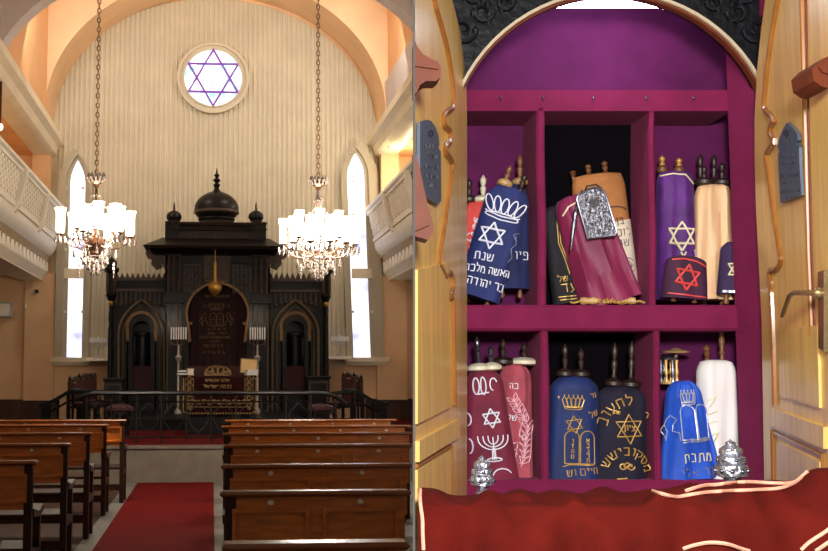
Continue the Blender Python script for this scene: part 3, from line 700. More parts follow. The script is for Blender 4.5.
# eternal light
t = thing('hanging_lamp', 'brass eternal lamp hanging on a rod before the ark curtain', 'lamp', H(215, 294, 24.3))
Y = 24.3; p_ = Y / F; Z = lambda q: HZ(q, Y); c_ = H(215, 290, Y); c_.z = 0
MB().lathe([(.001, Z(297)), (1 * p_, Z(295.5)), (3.4 * p_, Z(294)), (5.8 * p_, Z(291.5)), (7 * p_, Z(288)), (6.6 * p_, Z(285.5)), (4.4 * p_, Z(284)), (4.2 * p_, Z(283)), (5.8 * p_, Z(282)), (.001, Z(281.8))], c_, 16).build('lamp_bowl', 'bright_gold', t)
m = MB().tube([c_ + V((0, 0, Z(282))), c_ + V((0, 0, Z(262)))], 1.5 * p_, 8); m.tube([c_ + V((0, 0, Z(262))), c_ + V((0, 0, Z(250)))], .5 * p_, 6); m.build('hanging_rod', 'bright_gold', t)
m = MB()
for k in range(3): m.tube([c_ + V((6.5 * p_ * math.cos(k * 2.1 + .4), 6.5 * p_ * math.sin(k * 2.1 + .4), Z(286))), c_ + V((0, 0, Z(272)))], .2 * p_, 4)
m.build('lamp_chain', 'old_gold', t)

# ------------------------------------------------------------------ candelabra
def rack(cxp, label):
    Y = 24.2; p_ = Y / F; Z = lambda q: HZ(q, Y); c_ = H(cxp, 350, Y); c_.z = 0
    t = thing('candelabrum', label, 'candelabrum', (c_.x, Y, SZ + .22), group='tall candle racks before the ark')
    MB().lathe([(4 * p_, SZ + .22), (4 * p_, SZ + .26), (1.2 * p_, SZ + .35), (.9 * p_, Z(362)), (2.6 * p_, Z(360)), (3.2 * p_, Z(357)), (1 * p_, Z(355)), (.8 * p_, Z(345))], c_, 10).build('stand', 'silver_grey', t)
    m = MB(); m.tube([c_ + V((q * p_, 0, Z(w_))) for q, w_ in ((-8, 339), (-7.5, 343), (-4, 345), (4, 345), (7.5, 343), (8, 339))], .5 * p_, 5)
    m.tube([c_ + V((-8 * p_, 0, Z(339.5))), c_ + V((8 * p_, 0, Z(339.5)))], .5 * p_, 5); m.build('candle_holder', 'antique_brass', t)
    for i in range(7):
        q = -7.2 + i * 2.4
        MB().lathe([(.62 * p_, Z(339.5)), (.62 * p_, Z(327.5)), (.001, Z(327))], c_ + V((q * p_, 0, 0)), 6).build('candle', 'candle_white', t)
rack(178.5, 'slender stand of seven white candles left of the ark curtain'); rack(257.5, 'slender stand of seven white candles right of the ark curtain')
def menorah(cxp, yb, yt, label, Y=26.2):
    p_ = Y / F; Z = lambda q: HZ(q, Y); c_ = H(cxp, yb, Y); c_.z = 0; hh = yb - yt
    t = thing('menorah', label, 'menorah', (c_.x, Y, Z(yb)), group='menorahs on the wall ledges')
    MB().lathe([(3.3 * p_, Z(yb)), (3.3 * p_, Z(yb - 1)), (.9 * p_, Z(yb - 2.5)), (.6 * p_, Z(yb - hh * .75))], c_, 10).build('base', 'silver_grey', t)
    for k in (1, 2, 3, 4):
        R_ = 8.3 * k / 4
        MB().tube([c_ + V((R_ * p_ * math.cos(math.radians(a)), 0, Z(yb - hh * .78 - R_ * .75 * math.sin(math.radians(a))))) for a in range(180, 361, 18)], .42 * p_, 5).build('branch', 'silver_grey', t)
    for k in range(-4, 5):
        tp = 1.5 if k == 0 else 0
        MB().lathe([(.8 * p_, Z(yb - hh * .76)), (.8 * p_, Z(yb - hh * .97 - tp)), (.001, Z(yb - hh - tp))], c_ + V((8.3 * k / 4 * p_, 0, 0)), 6).build('candle', 'candle_white', t)
menorah(98, 357.5, 338, 'nine branched menorah on the ledge left of the ark'); menorah(340, 355.5, 336, 'nine branched menorah on the ledge right of the ark')
for nm, x0, x1, yy in (('trim_10', 86, 110, 358), ('trim_11', 328, 352, 356)):
    m = MB(); rect(m, x0, yy, x1, yy + 3, 25.9, 1.1); struct(m.build(nm, 'white_paint', smooth=0), 'small white ledge beside the black ark', 'ledge')

# ------------------------------------------------------------------ reading desk, books
Y = 20.0; p_ = Y / F
t = thing('reading_desk', 'reading desk under a maroon cloth embroidered in gold', 'desk', (HX(219, Y), Y, SZ))
xa, xb = HX(184, Y), HX(255, Y); zt = HZ(376, Y); zh = HZ(413.5, Y)
MB().box(xa + .08, xb - .08, Y + .1, Y + .9, SZ, HZ(378, Y)).build('desk_body', 'ark_wood', t, smooth=0)
m = MB(); rows = []
zb2 = HZ(366, Y + 1.1)
for i in range(41):
    x = xa + (xb - xa) * i / 40; f_ = .015 * math.sin(i * .8)
    rows.append([(x, Y + f_ * 1.5, zh), (x, Y + f_, zh + .25), (x, Y + f_ * .4, zt - .12), (x, Y + .02, zt - .02), (x, Y + .08, zt), (x, Y + .5, (zt + zb2) / 2), (x, Y + 1.0, zb2), (x, Y + 1.06, zb2 - .05), (x, Y + 1.07, zh)])
m.loft(rows, closed=False, caps=False)
e_ = [r_ for r_ in rows]
for r_ in (rows[0], rows[-1]): m.add(r_, [tuple(range(9))])
cl = m.build('cloth', 'desk_cloth', t)
YE = Y - .035
m = MB()
emb(m, heb('אבינו שבשמים', 217, -381.5, 2.3), YE, .01); emb(m, heb('כנסת ישראל', 217, -388, 2.9, wf=1.1), YE, .012)
for cxp in (189.5, 249):
    for k in range(5): emb(m, scrollwork(cxp, -(374 + 6.5 * k + 4), 5, 1, 3.2) + scrollwork(cxp, -(378 + 6.5 * k + 4), 5, 1, 2.0), YE, .014)
    emb(m, [[(cxp - 4, -378), (cxp - 4, -400)], [(cxp + 4, -378), (cxp + 4, -400)]], YE, .008)
emb(m, scrollwork(219, -402, 66, 13, 2.6), YE, .016); emb(m, [[(188, -407), (250, -407)]], YE, .01)
m.build('embroidery', 'old_gold', cl)
m = MB()
emb(m, [[(183.5, -378), (183.3, -412), (186, -413.2)]], YE, .018); emb(m, [[(186 + 3 * i, -413.3), (188 + 3 * i, -413.3)] for i in range(22)], YE, .02); emb(m, [[(252, -413), (255, -411), (256, -395), (256.5, -380), (253, -377)]], YE, .018)
m.build('cord_edging', 'old_gold', cl)
m = MB(); q = [(205, -375.5), (206, -371), (211, -367.5), (218, -366.7), (225, -368), (229, -371), (230.5, -375.5)]
for l in [q, [(204, -376), (231, -376)]] + tablets(218, -375, 12, 7) + scrollwork(210, -373, 9, 2, 2.2) + scrollwork(226, -373, 9, 2, 2.2):
    m.tube([(lambda d_, w_: (w_.x, d_, w_.z + .02))(Y + .08 + (376 + b) / -10 * -1.0 * .95, H(a, -b, Y + .08 + (376 + b) / 10 * .95)) for a, b in dense(l, 1.5)], .016, 4)
m.build('crown_embroidery', 'old_gold', cl)
def book(label, cxp, yb, w, d, h, mt, rz=0, z=None, Y0=None, name='book', tilt=0):
    q = H(cxp, yb, Y0); rot = Matrix.Rotation(rz, 4, 'Z') @ Matrix.Rotation(tilt, 4, 'X')
    t = thing(name, label, name, (q.x, Y0, q.z if z is None else z), rot)
    MB().box(-w / 2, w / 2, -d / 2, d / 2, .012, h - .012).build('pages', 'paper_white', t, local=True, smooth=0)
    m = MB().box(-w / 2 - .012, w / 2 + .012, -d / 2 - .012, d / 2, 0, .012); m.box(-w / 2 - .012, w / 2 + .012, -d / 2 - .012, d / 2, h - .012, h); m.box(-w / 2 - .012, w / 2 + .012, d / 2 - .012, d / 2, 0, h)
    m.build('cover', mt, t, local=True, smooth=0); return q.z + h
zz = HZ(376, Y) + .012
za = book('thick tan book under another at the desk corner', 182, 374, .17, .2, .05, 'book_dark', .1, zz, Y + .12)
book('thin dark covered book lying on the thick tan book', 182.5, 372, .16, .18, .05, 'book_dark', -.1, zz + .052, Y + .12)
book('upright bound book at the desk corner beside two stacked books', 190, 373.5, .11, .18, .12, 'paper_yellow', .1, zz, Y + .16)
book('lower white book of two on the right of the desk', 251, 376, .19, .17, .05, 'paper_white', .2, zz, Y + .12)
book('upper white book of two on the right of the desk', 251.5, 373, .19, .16, .05, 'paper_white', .3, zz + .052, Y + .12)
t = thing('framed_card', 'yellow card in a thin frame leaning on the reading desk', 'card', (HX(248.5, Y + .3), Y + .3, HZ(373, Y + .3)), Matrix.Rotation(-.25, 4, 'X') @ Matrix.Rotation(.06, 4, 'Y'))
MB().box(-.145, .145, 0, .015, 0, .26).build('card', 'paper_yellow', t, local=True, smooth=0)
MB().band([(-.16, -.012), (.16, -.012), (.16, .275), (-.16, .275)], [(-.143, .004), (.143, .004), (.143, .258), (-.143, .258)], -.012, .02, True).build('frame', 'old_gold', t, local=True, smooth=0)

# ------------------------------------------------------------------ chairs and chests on the platform
def chair(xp, Y, rz, ytop, label):
    q = H(xp, 400, Y); hgt = HZ(ytop, Y) - SZ
    t = thing('high_backed_chair', label, 'chair', (q.x, Y, SZ), Matrix.Rotation(rz, 4, 'Z'), group='carved high backed chairs on the platform')
    w = .48
    m = MB(); m.band([(-w / 2, .45), (-w / 2, hgt - .1), (-w / 4, hgt - .05), (0, hgt), (w / 4, hgt - .05), (w / 2, hgt - .1), (w / 2, .45)],
                     [(-w / 2 + .07, .5), (-w / 2 + .07, hgt - .18), (-w / 4, hgt - .13), (0, hgt - .1), (w / 4, hgt - .13), (w / 2 - .07, hgt - .18), (w / 2 - .07, .5)], .2, .26)
    m.build('back_frame', 'ark_carved_lit', t, local=True, smooth=0)
    MB().box(-w / 2 + .06, w / 2 - .06, .19, .25, .5, hgt - .14).build('back_cushion', 'seat_red', t, local=True, smooth=0)
    for sx in (-1, 1):
        MB().lathe([(.001, hgt - .1), (.03, hgt - .08), (.035, hgt - .05), (.015, hgt - .03), (.001, hgt + .02)], (sx * (w / 2 - .03), .23, 0), 8).build('finial', 'ark_wood', t, local=True)
        MB().box(sx * w / 2 - .03 * (sx > 0) - .0, sx * w / 2 + .03 * (sx < 0), .2, .26, 0, .46).build('rear_leg', 'ark_wood', t, local=True, smooth=0)
        MB().lathe([(.03, 0), (.02, .1), (.035, .25), (.02, .3), (.03, .43)], (sx * (w / 2 - .03), -.2, 0), 8).build('front_leg', 'ark_wood', t, local=True)
        MB().tube([(sx * (w / 2 - .02), .22, .72), (sx * w / 2, 0, .7), (sx * w / 2, -.2, .68), (sx * (w / 2 - .02), -.22, .45)], .025, 6).build('armrest', 'ark_wood', t, local=True)
    MB().bevbox(-w / 2, w / 2, -.24, .24, .4, .46, .012).build('seat_frame', 'ark_wood', t, local=True)
    MB().bevbox(-w / 2 + .03, w / 2 - .03, -.22, .2, .46, .53, .03).build('seat_cushion', 'seat_red', t, local=True)
chair(85, 22.4, 1.15, 376, 'carved red backed chair, outermost of three left of the ark')
chair(93.5, 23.3, 1.15, 373, 'carved red backed chair, middle one of three left of the ark')
chair(100.5, 24.1, 1.25, 372.5, 'carved red backed chair nearest the ark on its left')
chair(339, 22.4, -1.15, 372, 'carved red backed chair nearest the ark on its right')
chair(347, 23.2, -1.2, 374.5, 'carved red backed chair on the far right of the platform')
for x0, x1, y0, lab in ((103, 124, 378, 'small black chest below the left wing of the ark'), (306.5, 331, 376, 'small black chest below the right wing of the ark')):
    Y = 24.6; t = thing('wooden_chest', lab, 'chest', (HX((x0 + x1) / 2, Y), Y, SZ))
    a, b = HX(x0, Y), HX(x1, Y); z = HZ(y0, Y)
    MB().box(a + .03, b - .03, Y, Y + .5, SZ, z - .06).build('chest_body', 'ark_wood', t, smooth=0)
    MB().bevbox(a, b, Y - .03, Y + .53, z - .06, z, .015).build('lid', 'ark_wood', t)
    MB().band([(a + .06, SZ + .06), (b - .06, SZ + .06), (b - .06, z - .12), (a + .06, z - .12)], [(a + .1, SZ + .1), (b - .1, SZ + .1), (b - .1, z - .16), (a + .1, z - .16)], Y - .015, Y + .01, True).build('panel_moulding', 'ark_carved_lit', t, smooth=0)
# red stools behind the rail
for cxp, lab in ((120, 'low red cushioned stool behind the left rail'), (321, 'low red cushioned stool behind the right rail')):
    Y = 19.3; q = H(cxp, 408, Y); t = thing('cushioned_stool', lab, 'stool', (q.x, Y, SZ)); z = HZ(407, Y)
    MB().lathe([(.2, z - .08), (.24, z - .05), (.23, z), (.15, z + .04), (.001, z + .05)], (q.x, Y, 0), 18).build('seat_cushion', 'seat_red', t)
    MB().lathe([(.2, z - .12), (.2, z - .08)], (q.x, Y, 0), 18).build('seat_frame', 'ark_wood', t)
    for k in range(4): MB().tube([(q.x + .15 * math.cos(k * PI / 2 + .7), Y + .15 * math.sin(k * PI / 2 + .7), z - .1), (q.x + .19 * math.cos(k * PI / 2 + .7), Y + .19 * math.sin(k * PI / 2 + .7), SZ)], .02, 6).build('leg', 'ark_wood', t)

# ------------------------------------------------------------------ railings
t = thing('platform_rail', 'glossy black railing with curved ends along the platform front', 'railing', (HX(205, 17.8), 17.8, SZ)); Y = 17.8
top = [(76, 400.5), (80, 397.5), (87, 395), (95, 393.6), (110, 393.2), (160, 393.2), (215, 393.2), (290, 393.2), (318, 393.2), (329, 394.5), (337, 397.5), (343, 401.5), (346, 405)]
pts = [H(a, b, Y) for a, b in smooth_pts(top, 5)]
MB().tube(pts, .035, 8).build('handrail', 'rail_black', t)
MB().tube([H(a, b, Y) for a, b in smooth_pts([(84, 404), (96, 401.5), (120, 401.5), (215, 402), (310, 401.5), (330, 404), (340, 409)], 5)], .014, 6).build('middle_rail', 'rail_black', t)
MB().tube([H(a, 437, Y) for a in (84, 340)], .014, 6).build('bottom_rail', 'iron_black', t)
for i in range(11):
    a = 86 + i * 25; q = H(a, 437, Y); zt = HZ(394 if 95 < a < 320 else 397, Y)
    MB().tube([(q.x, Y, SZ), (q.x, Y, zt)], .016, 6).build('post', 'iron_black', t)
    if i < 10:
        m = MB(); x0 = a + 12.5
        for sx in (-1, 1): m.tube([H(x0 + sx * u, v_, Y) for u, v_ in ((0, 402), (3, 406), (8, 411), (10, 420), (5, 428), (0, 432), (0, 437))], .009, 4)
        m.build('scroll_panel', 'iron_black', t)
for s_, pth, lab in ((-1, [(40, 406), (47, 404), (58, 398.5), (68, 392.5), (73, 391), (84, 391.5), (90, 392)], 'black sloping stair rail left of the platform'), (1, [(342, 391), (352, 391), (358, 391.5), (363, 395), (373, 401), (382, 404), (388, 404)], 'black sloping stair rail right of the platform')):
    Y = 20.2; t = thing('stair_rail', lab, 'railing', H(pth[3][0], 430, Y)); t.location.z = SZ; WM[t.name] = Matrix.Translation(t.location)
    m = MB(); rr = [H(a, b, Y) for a, b in smooth_pts(pth, 4)]; rings = []
    for q in rr: rings.append([q + V((0, -.09, -.03)), q + V((0, .09, -.03)), q + V((0, .09, .035)), q + V((0, -.09, .035))])
    m.loft(rings); m.build('handrail', 'rail_black', t)
    for a, b in pth[1:-1]:
        q = H(a, b, Y); MB().tube([(q.x, Y, SZ), (q.x, Y, q.z)], .028, 6).build('baluster', 'rail_black', t)
    a, b = pth[0] if s_ < 0 else pth[-1]; q = H(a + (6 if s_ < 0 else -6), b, Y)
    m = MB().box(q.x - .08, q.x + .08, Y - .08, Y + .08, SZ, q.z + .02); m.build('newel_post', 'rail_black', t, smooth=0)
    aa_ = [H(p, q_ + 9, Y) for p, q_ in pth[1:-1]]; MB().tube(aa_, .02, 6).build('lower_rail', 'rail_black', t)

# ------------------------------------------------------------------ chandeliers
def chandelier(cxp, chain_top, label, Yc, crown_y, hub_top, arms, cry_y, style):
    p_ = Yc / F; c_ = H(cxp, 240, Yc); c_.z = 0; Z = lambda q: HZ(q, Yc)
    t = thing('crystal_chandelier', label, 'chandelier', (c_.x, Yc, Z(262)))
    m = MB(); z = Z(crown_y); zt = 11.9; k = 0; st = .1
    while z < zt:
        a = st * .6; dx, dy = (.02, 0) if k % 2 else (0, .02)
        m.tube([c_ + V((dx * math.cos(q), dy * math.cos(q), z + a / 2 + a * .62 * math.sin(q))) for q in [i * PI / 4 for i in range(8)]], .009, 4, True); z += st * .62; k += 1
    m.build('chain', 'chain_brown', t, smooth=0)
    cy_ = crown_y
    cr = MB().lathe([(1 * p_, Z(cy_ - 3)), (2.2 * p_, Z(cy_ - 1)), (7.5 * p_, Z(cy_ + 1)), (6.5 * p_, Z(cy_ + 3)), (3 * p_, Z(cy_ + 5)), (1.2 * p_, Z(cy_ + 9))], c_, 14).build('crown', 'antique_brass', t)
    m = MB()
    for i in range(12):
        a = i * PI / 6; r_ = 8 * p_
        m.lathe([(.001, 0), (.02, .03), (.012, .09), (.001, .11)], c_ + V((r_ * math.cos(a), r_ * math.sin(a), Z(cy_ + 2))), 5)
        m.tube([c_ + V((r_ * math.cos(a) * .8, r_ * math.sin(a) * .8, Z(cy_ + 3))), c_ + V((r_ * math.cos(a) * 1.2, r_ * math.sin(a) * 1.2, Z(cy_ - 2)))], .012, 5)
    tag(m.build('crown_crystals', 'crystal', cr), kind='stuff')
    if style == 'brass':
        col = [(1 * p_, Z(cy_ + 5)), (1.6 * p_, Z(cy_ + 15)), (1 * p_, Z(cy_ + 22)), (2.6 * p_, Z(cy_ + 30)), (1.6 * p_, Z(cy_ + 42)), (4 * p_, Z(228)), (2.5 * p_, Z(234)), (8 * p_, Z(242)), (9 * p_, Z(248)), (5 * p_, Z(256)), (2 * p_, Z(260)), (.001, Z(262))]
    else:
        col = [(1 * p_, Z(cy_ + 5)), (3 * p_, Z(197)), (4.2 * p_, Z(200)), (3.6 * p_, Z(212)), (2.6 * p_, Z(226)), (4.5 * p_, Z(236)), (6 * p_, Z(246)), (6.5 * p_, Z(250)), (3 * p_, Z(254)), (5 * p_, Z(257)), (2 * p_, Z(262)), (.001, Z(264))]
    MB().lathe(col, c_, 14).build('stem', 'antique_brass' if style == 'brass' else 'crystal', t)
    cm = MB()
    def drop(q, L=.09, r=.018): cm.lathe([(.001, -L), (r, -L * .75), (r * .6, -L * .3), (.001, 0)], q, 5)
    for j, (n_, rad, ya, sh_top, sh_bot, ph) in enumerate(arms):
        for i in range(n_):
            a = 2 * PI * i / n_ + ph; d = V((math.cos(a), math.sin(a), 0)); r_ = rad * p_
            path = smooth_pts([(2.5, ya + 2), (rad * .35, ya + 8), (rad * .7, ya + 7), (rad * .95, ya - 1), (rad, sh_bot + 2)], 5)
            arm = MB().tube([c_ + d * (x_ * p_) + V((0, 0, Z(y_))) for x_, y_ in path], .95 * p_ * .6, 6); 
            arm.tube([c_ + d * (x_ * p_) + V((0, 0, Z(y_))) for x_, y_ in smooth_pts([(rad * .5, ya + 8), (rad * .45, ya + 1), (rad * .62, ya - 2), (rad * .68, ya + 3)], 4)], .4 * p_, 5)
            ao = arm.build('arm', 'antique_brass', t)
            e = c_ + d * r_
            MB().lathe([(.001, Z(sh_bot + 3)), (3.2 * p_, Z(sh_bot + 1.5)), (5 * p_, Z(sh_bot + .5)), (2 * p_, Z(sh_bot)), (2 * p_, Z(sh_bot - 2))], e, 10).build('candle_cup', 'antique_brass', ao)
            w_ = (5.6 if style == 'brass' else 4.6) * p_; hh = sh_bot - sh_top
            MB().lathe([(w_ * .5, Z(sh_bot)), (w_ * .8, Z(sh_bot - hh * .12)), (w_ * .78, Z(sh_bot - hh * .5)), (w_ * .8, Z(sh_bot - hh * .8)), (w_ * 1.08, Z(sh_top)), (w_ * .6, Z(sh_top + 3))], e, 12).build('glass_shade', 'shade_glow', ao)
            for q in range(4): drop(e + V((math.cos(q * 1.57) * 4.5 * p_, math.sin(q * 1.57) * 4.5 * p_, Z(sh_bot + 2))), .1)
            drop(c_ + d * (rad * .6 * p_) + V((0, 0, Z(ya + 9))), .13, .02)
            for q in range(1, 8):
                f_ = q / 8; cm.ball(c_ + d * (rad * f_ * p_) + V((0, 0, Z(crown_y + 5) * (1 - f_) ** 2 + Z(sh_bot) * (1 - (1 - f_) ** 2) )), .008, 4)
    for ry, rr, n_ in ((cry_y - 10, 12, 12), (cry_y - 5, 8, 10), (cry_y, 4, 6)):
        for i in range(n_):
            a = 2 * PI * i / n_; drop(c_ + V((rr * p_ * math.cos(a), rr * p_ * math.sin(a), Z(ry))), .11, .022)
        cm.tube([c_ + V((rr * p_ * math.cos(q * PI / 8), rr * p_ * math.sin(q * PI / 8), Z(ry))) for q in range(16)], .01, 4, True)
    for i in range(3):
        a = 2 * PI * i / 3 + .5; q = c_ + V((20 * p_ * math.cos(a), 20 * p_ * math.sin(a), Z(262)))
        for k in range(4): drop(q + V((0, 0, -k * .05)), .06, .022 - .004 * k)
    tag(cm.build('crystals', 'crystal', t, smooth=0), kind='stuff')
chandelier(95.5, 0, 'brass crystal chandelier hanging on the left, clustered tulip shades', 14, 181, 200, [(6, 35, 241, 211, 236, .3), (6, 21, 239, 206, 231, .75)], 268, 'brass')
chandelier(318.5, 0, 'wide crystal chandelier hanging on the right with a ring of arms', 14, 181, 200, [(12, 37, 249, 219, 244, .2), (6, 23, 245, 211, 237, .5)], 271, 'glass')
# small fittings
t = thing('pendant_lamp', 'small glowing globe lamp under the left gallery ceiling', 'lamp', H(1, 126, 20)); q = H(-1, 127, 20)
MB().ball(q, .07, 10).build('globe', 'bulb_glow', t); MB().lathe([(.03, .05), (.04, .07), (.04, HP([(46, 148)], 26)[0][1] - q.z - .005)], q, 10).build('fitting', 'antique_brass', t)
t = thing('wall_speaker', 'small grey speaker box on the wall under the gallery', 'speaker', H(4, 311, 26.8)); m = MB(); rect(m, -3, 303, 10.5, 318, 26.65, .3); m.build('cabinet', 'grey_plastic', t, smooth=0)
m = MB(); rect(m, -1.5, 304.5, 9, 316.5, 26.63, .03); m.build('grille', 'white_paint', t, smooth=0)
for xx, yy, lab in ((25.5, 307, 'tiny white switch on the wall beside the speaker box'),):
    m = MB(); rect(m, xx - 1, yy - 2, xx + 1, yy + 2, 26.8, .06); tag(m.build('light_switch', 'white_paint', smooth=0), lab, 'switch')
q = H(37, 291.5, 26.85); tag(MB().lathe([(.001, -.03), (.05, -.03), (.05, .03), (.001, .03)], (0, 0, 0), 12).moved(Matrix.Translation((q.x, 26.83, q.z)) @ Matrix.Rotation(PI / 2, 4, 'X')).build('wall_vent', 'iron_black'), 'small dark round vent under the left gallery', 'vent')
# ------------------------------------------------------------------ second room: the open scroll cabinet
FR = RROT
mat('velvet_purple', '#561545', .8, var=.15, scale=6, sheen=.35, bump=.15, bscale=90)
mat('velvet_magenta', '#70173f', .85, var=.16, scale=5, spec=.2, sheen=.15, bump=.15, bscale=90)
mat('velvet_back', '#521442', .85, var=.2, scale=4, sheen=.05, spec=.2)
mat('shade_black', '#050206', .95, var=.2, scale=5, spec=.1)  # near-black colour holds the shade at the back of the middle compartments
mat('oak_golden', '#d8ae60', .35, var=.16, scale=3, stretch=(6, 6, .5), coat=.25, bump=.05, bscale=14)
mat('oak_moulding', '#8f5a26', .32, var=.2, scale=6, stretch=(4, 4, .6), coat=.25)
mat('mahogany', '#5c270e', .6, var=.25, scale=6, spec=.25)
mat('slate_plaque', '#465160', .5, var=.12, scale=20)
mat('slate_letters', '#2a2c34', .6)
mat('carved_black', '#05060b', .55, var=.5, scale=9, bump=.7, bscale=12, spec=.25)
mat('arch_cream', '#b7a58a', .45, var=.12, scale=6)
mat('brass_handle', '#b09468', .25, metal=.8, var=.15, scale=20)
mat('tube_glow', '#ffffff', .4, var=0, glow=('#dfe6ff', 55))
mat('navy_velvet', '#17235a', .8, var=.3, scale=7, sheen=.25, bump=.15, bscale=80)
mat('navy_velvet_deep', '#161f4c', .85, var=.3, scale=7, sheen=.15)
mat('royal_blue', '#1b4fbe', .7, var=.2, scale=6, sheen=.25)
mat('blue_velvet', '#0d2258', .75, var=.35, scale=6, sheen=.2)  # blue darkened, the shade of the lower middle compartment is in the colour
mat('coral_red', '#c9433c', .8, var=.2, scale=8, sheen=.2)
mat('maroon_velvet', '#6d1530', .8, var=.25, scale=7, sheen=.3, bump=.12, bscale=80)
mat('rose_velvet', '#a04450', .8, var=.3, scale=7, sheen=.3, bump=.2, bscale=60)
mat('maroon_satin', '#7a1c44', .6, var=.2, scale=4, sheen=.25)
mat('brown_linen', '#a86c38', .8, var=.2, scale=6)
mat('cream_linen', '#d9cbb2', .8, var=.12, scale=8)
mat('peach_satin', '#e6b98a', .55, var=.16, scale=3, sheen=.2, stretch=(3, 3, .7))
mat('purple_velvet', '#4c1566', .7, var=.4, scale=8, sheen=.35, bump=.3, bscale=30)
mat('plum_velvet', '#3a1030', .8, var=.25, scale=8, sheen=.15)
mat('dark_plum', '#2d1740', .8, var=.25, scale=8, sheen=.15)
mat('night_velvet', '#0e0a24', .85, var=.35, scale=7, sheen=.1)  # navy darkened further, compartment shade included in the base colour
mat('black_velvet', '#17131a', .85, var=.3, scale=7)
mat('white_satin', '#ece6e2', .6, var=.06, scale=3)
mat('thread_white', '#dfe0ea', .55, var=.08)
mat('thread_pink', '#e2a9b4', .55, var=.1)
mat('thread_gold', '#c39a4c', .45, metal=.3, var=.2, scale=40)
mat('thread_silver', '#b9bcc8', .4, metal=.4, var=.15, scale=40)
mat('thread_cream', '#d9cfa8', .5, var=.1)
mat('thread_red', '#d2423c', .6, var=.1)
mat('thread_ink', '#4a4250', .7, var=.1)
mat('thread_dark', '#6d6c86', .6, var=.1)
mat('roller_wood', '#6e4526', .45, var=.3, scale=12)
mat('roller_dark', '#2c1c16', .45, var=.3, scale=12)
mat('roller_cream', '#d6ccb0', .45, var=.08, scale=10)
mat('roller_tan', '#b18e5a', .45, var=.2, scale=12)
mat('roller_gold', '#c4964e', .4, metal=.4, var=.2, scale=20)
mat('silver_bright', '#b0b0b8', .3, metal=.85, var=.3, scale=40, bump=.8, bscale=45)
mat('silver', '#83838c', .34, metal=.9, var=.45, scale=60, bump=.9, bscale=45)
mat('silver_smooth', '#6f6f78', .25, metal=.9, var=.2, scale=12)
mat('bench_velvet', '#4e0e07', .9, var=.25, scale=5, spec=.1, bump=.2, bscale=70)
mat('cord_peach', '#e3a184', .6, var=.15, scale=60)
def RP(pts, d): return [(lambda q: (q.x, q.z))(R(a, b, d)) for a, b in pts]
def RX(px, d, py=372): return R(px, py, d).x
def RZ(py, d, px=600): return R(px, py, d).z
DF, DA, DBK = 6.5, 6.14, 6.9                      # shelf fronts, arch, back
cab = thing('scroll_cabinet', 'open purple velvet lined cabinet with two shelves of scrolls', 'cabinet', (RX(605, DF), DF, 0))
def rbox(m, x0, y0, x1, y1, d0, d1):
    a, b = R(x0, y1, d0), R(x1, y0, d0); return m.box(a.x, b.x, d0, d1, a.z, b.z)
zb, zt = RZ(497, DF), RZ(90, DF)
xL, xR = RX(462, DF), RX(735, DF)
MB().box(xL - .2, xR + .3, DBK, DBK + .05, 0, 4.3).build('back_panel', 'velvet_back', cab, smooth=0)
m = MB(); rbox(m, 462, 90, 731, 111, DF, DBK); m.build('top_rail', 'velvet_magenta', cab, smooth=0)
m = MB(); a, b = R(462, 331, DF), R(739, 305, DF); m.bevbox(a.x, b.x, DF - .02, DBK, a.z, b.z, .015); m.build('shelf', 'velvet_magenta', cab)
m = MB(); a, b = R(462, 498, DF), R(742, 480, DF); m.bevbox(a.x, b.x, DF - .02, DBK, a.z, b.z, .015); m.build('shelf', 'velvet_magenta', cab)
MB().box(xL, RX(745, DF), DF, DBK, 0, zb).build('base_panel', 'velvet_purple', cab, smooth=0)
sh1, sh2 = RZ(305, DF), RZ(480, DF); z331 = RZ(331, DF); z111 = RZ(111, DF)
def wob(x0t, x1t, y0, x0b, x1b, y1, mt, dep=DF):
    m = MB(); rows = []
    for i in range(14):
        f = i / 13; y = y0 + (y1 - y0) * f; xa = x0t + (x0b - x0t) * f + .5 * math.sin(f * 9 + x0t); xb = x1t + (x1b - x1t) * f + .5 * math.sin(f * 8 + x1t * 2)
        a, b = R(xa, y, dep), R(xb, y, dep); c_ = .012
        rows.append([(a.x, DBK, a.z), (a.x, dep + c_, a.z), (a.x + c_, dep, a.z), (b.x - c_, dep, a.z), (b.x, dep + c_, a.z), (b.x, DBK, a.z)])
    m.loft(rows); return m.build('divider', mt, cab)
wob(536.5, 545, 108, 538.5, 547, 308, 'velvet_magenta'); wob(649.5, 655, 108, 650.5, 657, 308, 'velvet_magenta')
wob(540.5, 549, 329, 541.5, 550, 482, 'velvet_magenta'); wob(653.5, 660, 329, 655, 662, 482, 'velvet_magenta')
m = MB()
for px in (500, 543, 593, 646, 693):
    q = R(px, 98, DF); m = MB().ball(V((0, 0, 0)), .009, 6).moved(Matrix.Translation((q.x, DF - .004, q.z))); m.tube([(q.x, DF - .005, q.z), (q.x + .002, DF - .012, q.z - .02)], .004, 5); m.build('cup_hook', 'silver_smooth', cab)
# dark sheets behind the middle compartments; their shade is put into the colour
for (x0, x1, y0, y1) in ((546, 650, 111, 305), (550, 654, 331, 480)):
    a, b = R(x0, y1, DF), R(x1, y0, DF); MB().box(a.x - .01, b.x + .03, DBK - .02, DBK, a.z, b.z).build('shade_sheet', 'shade_black', cab, smooth=0)
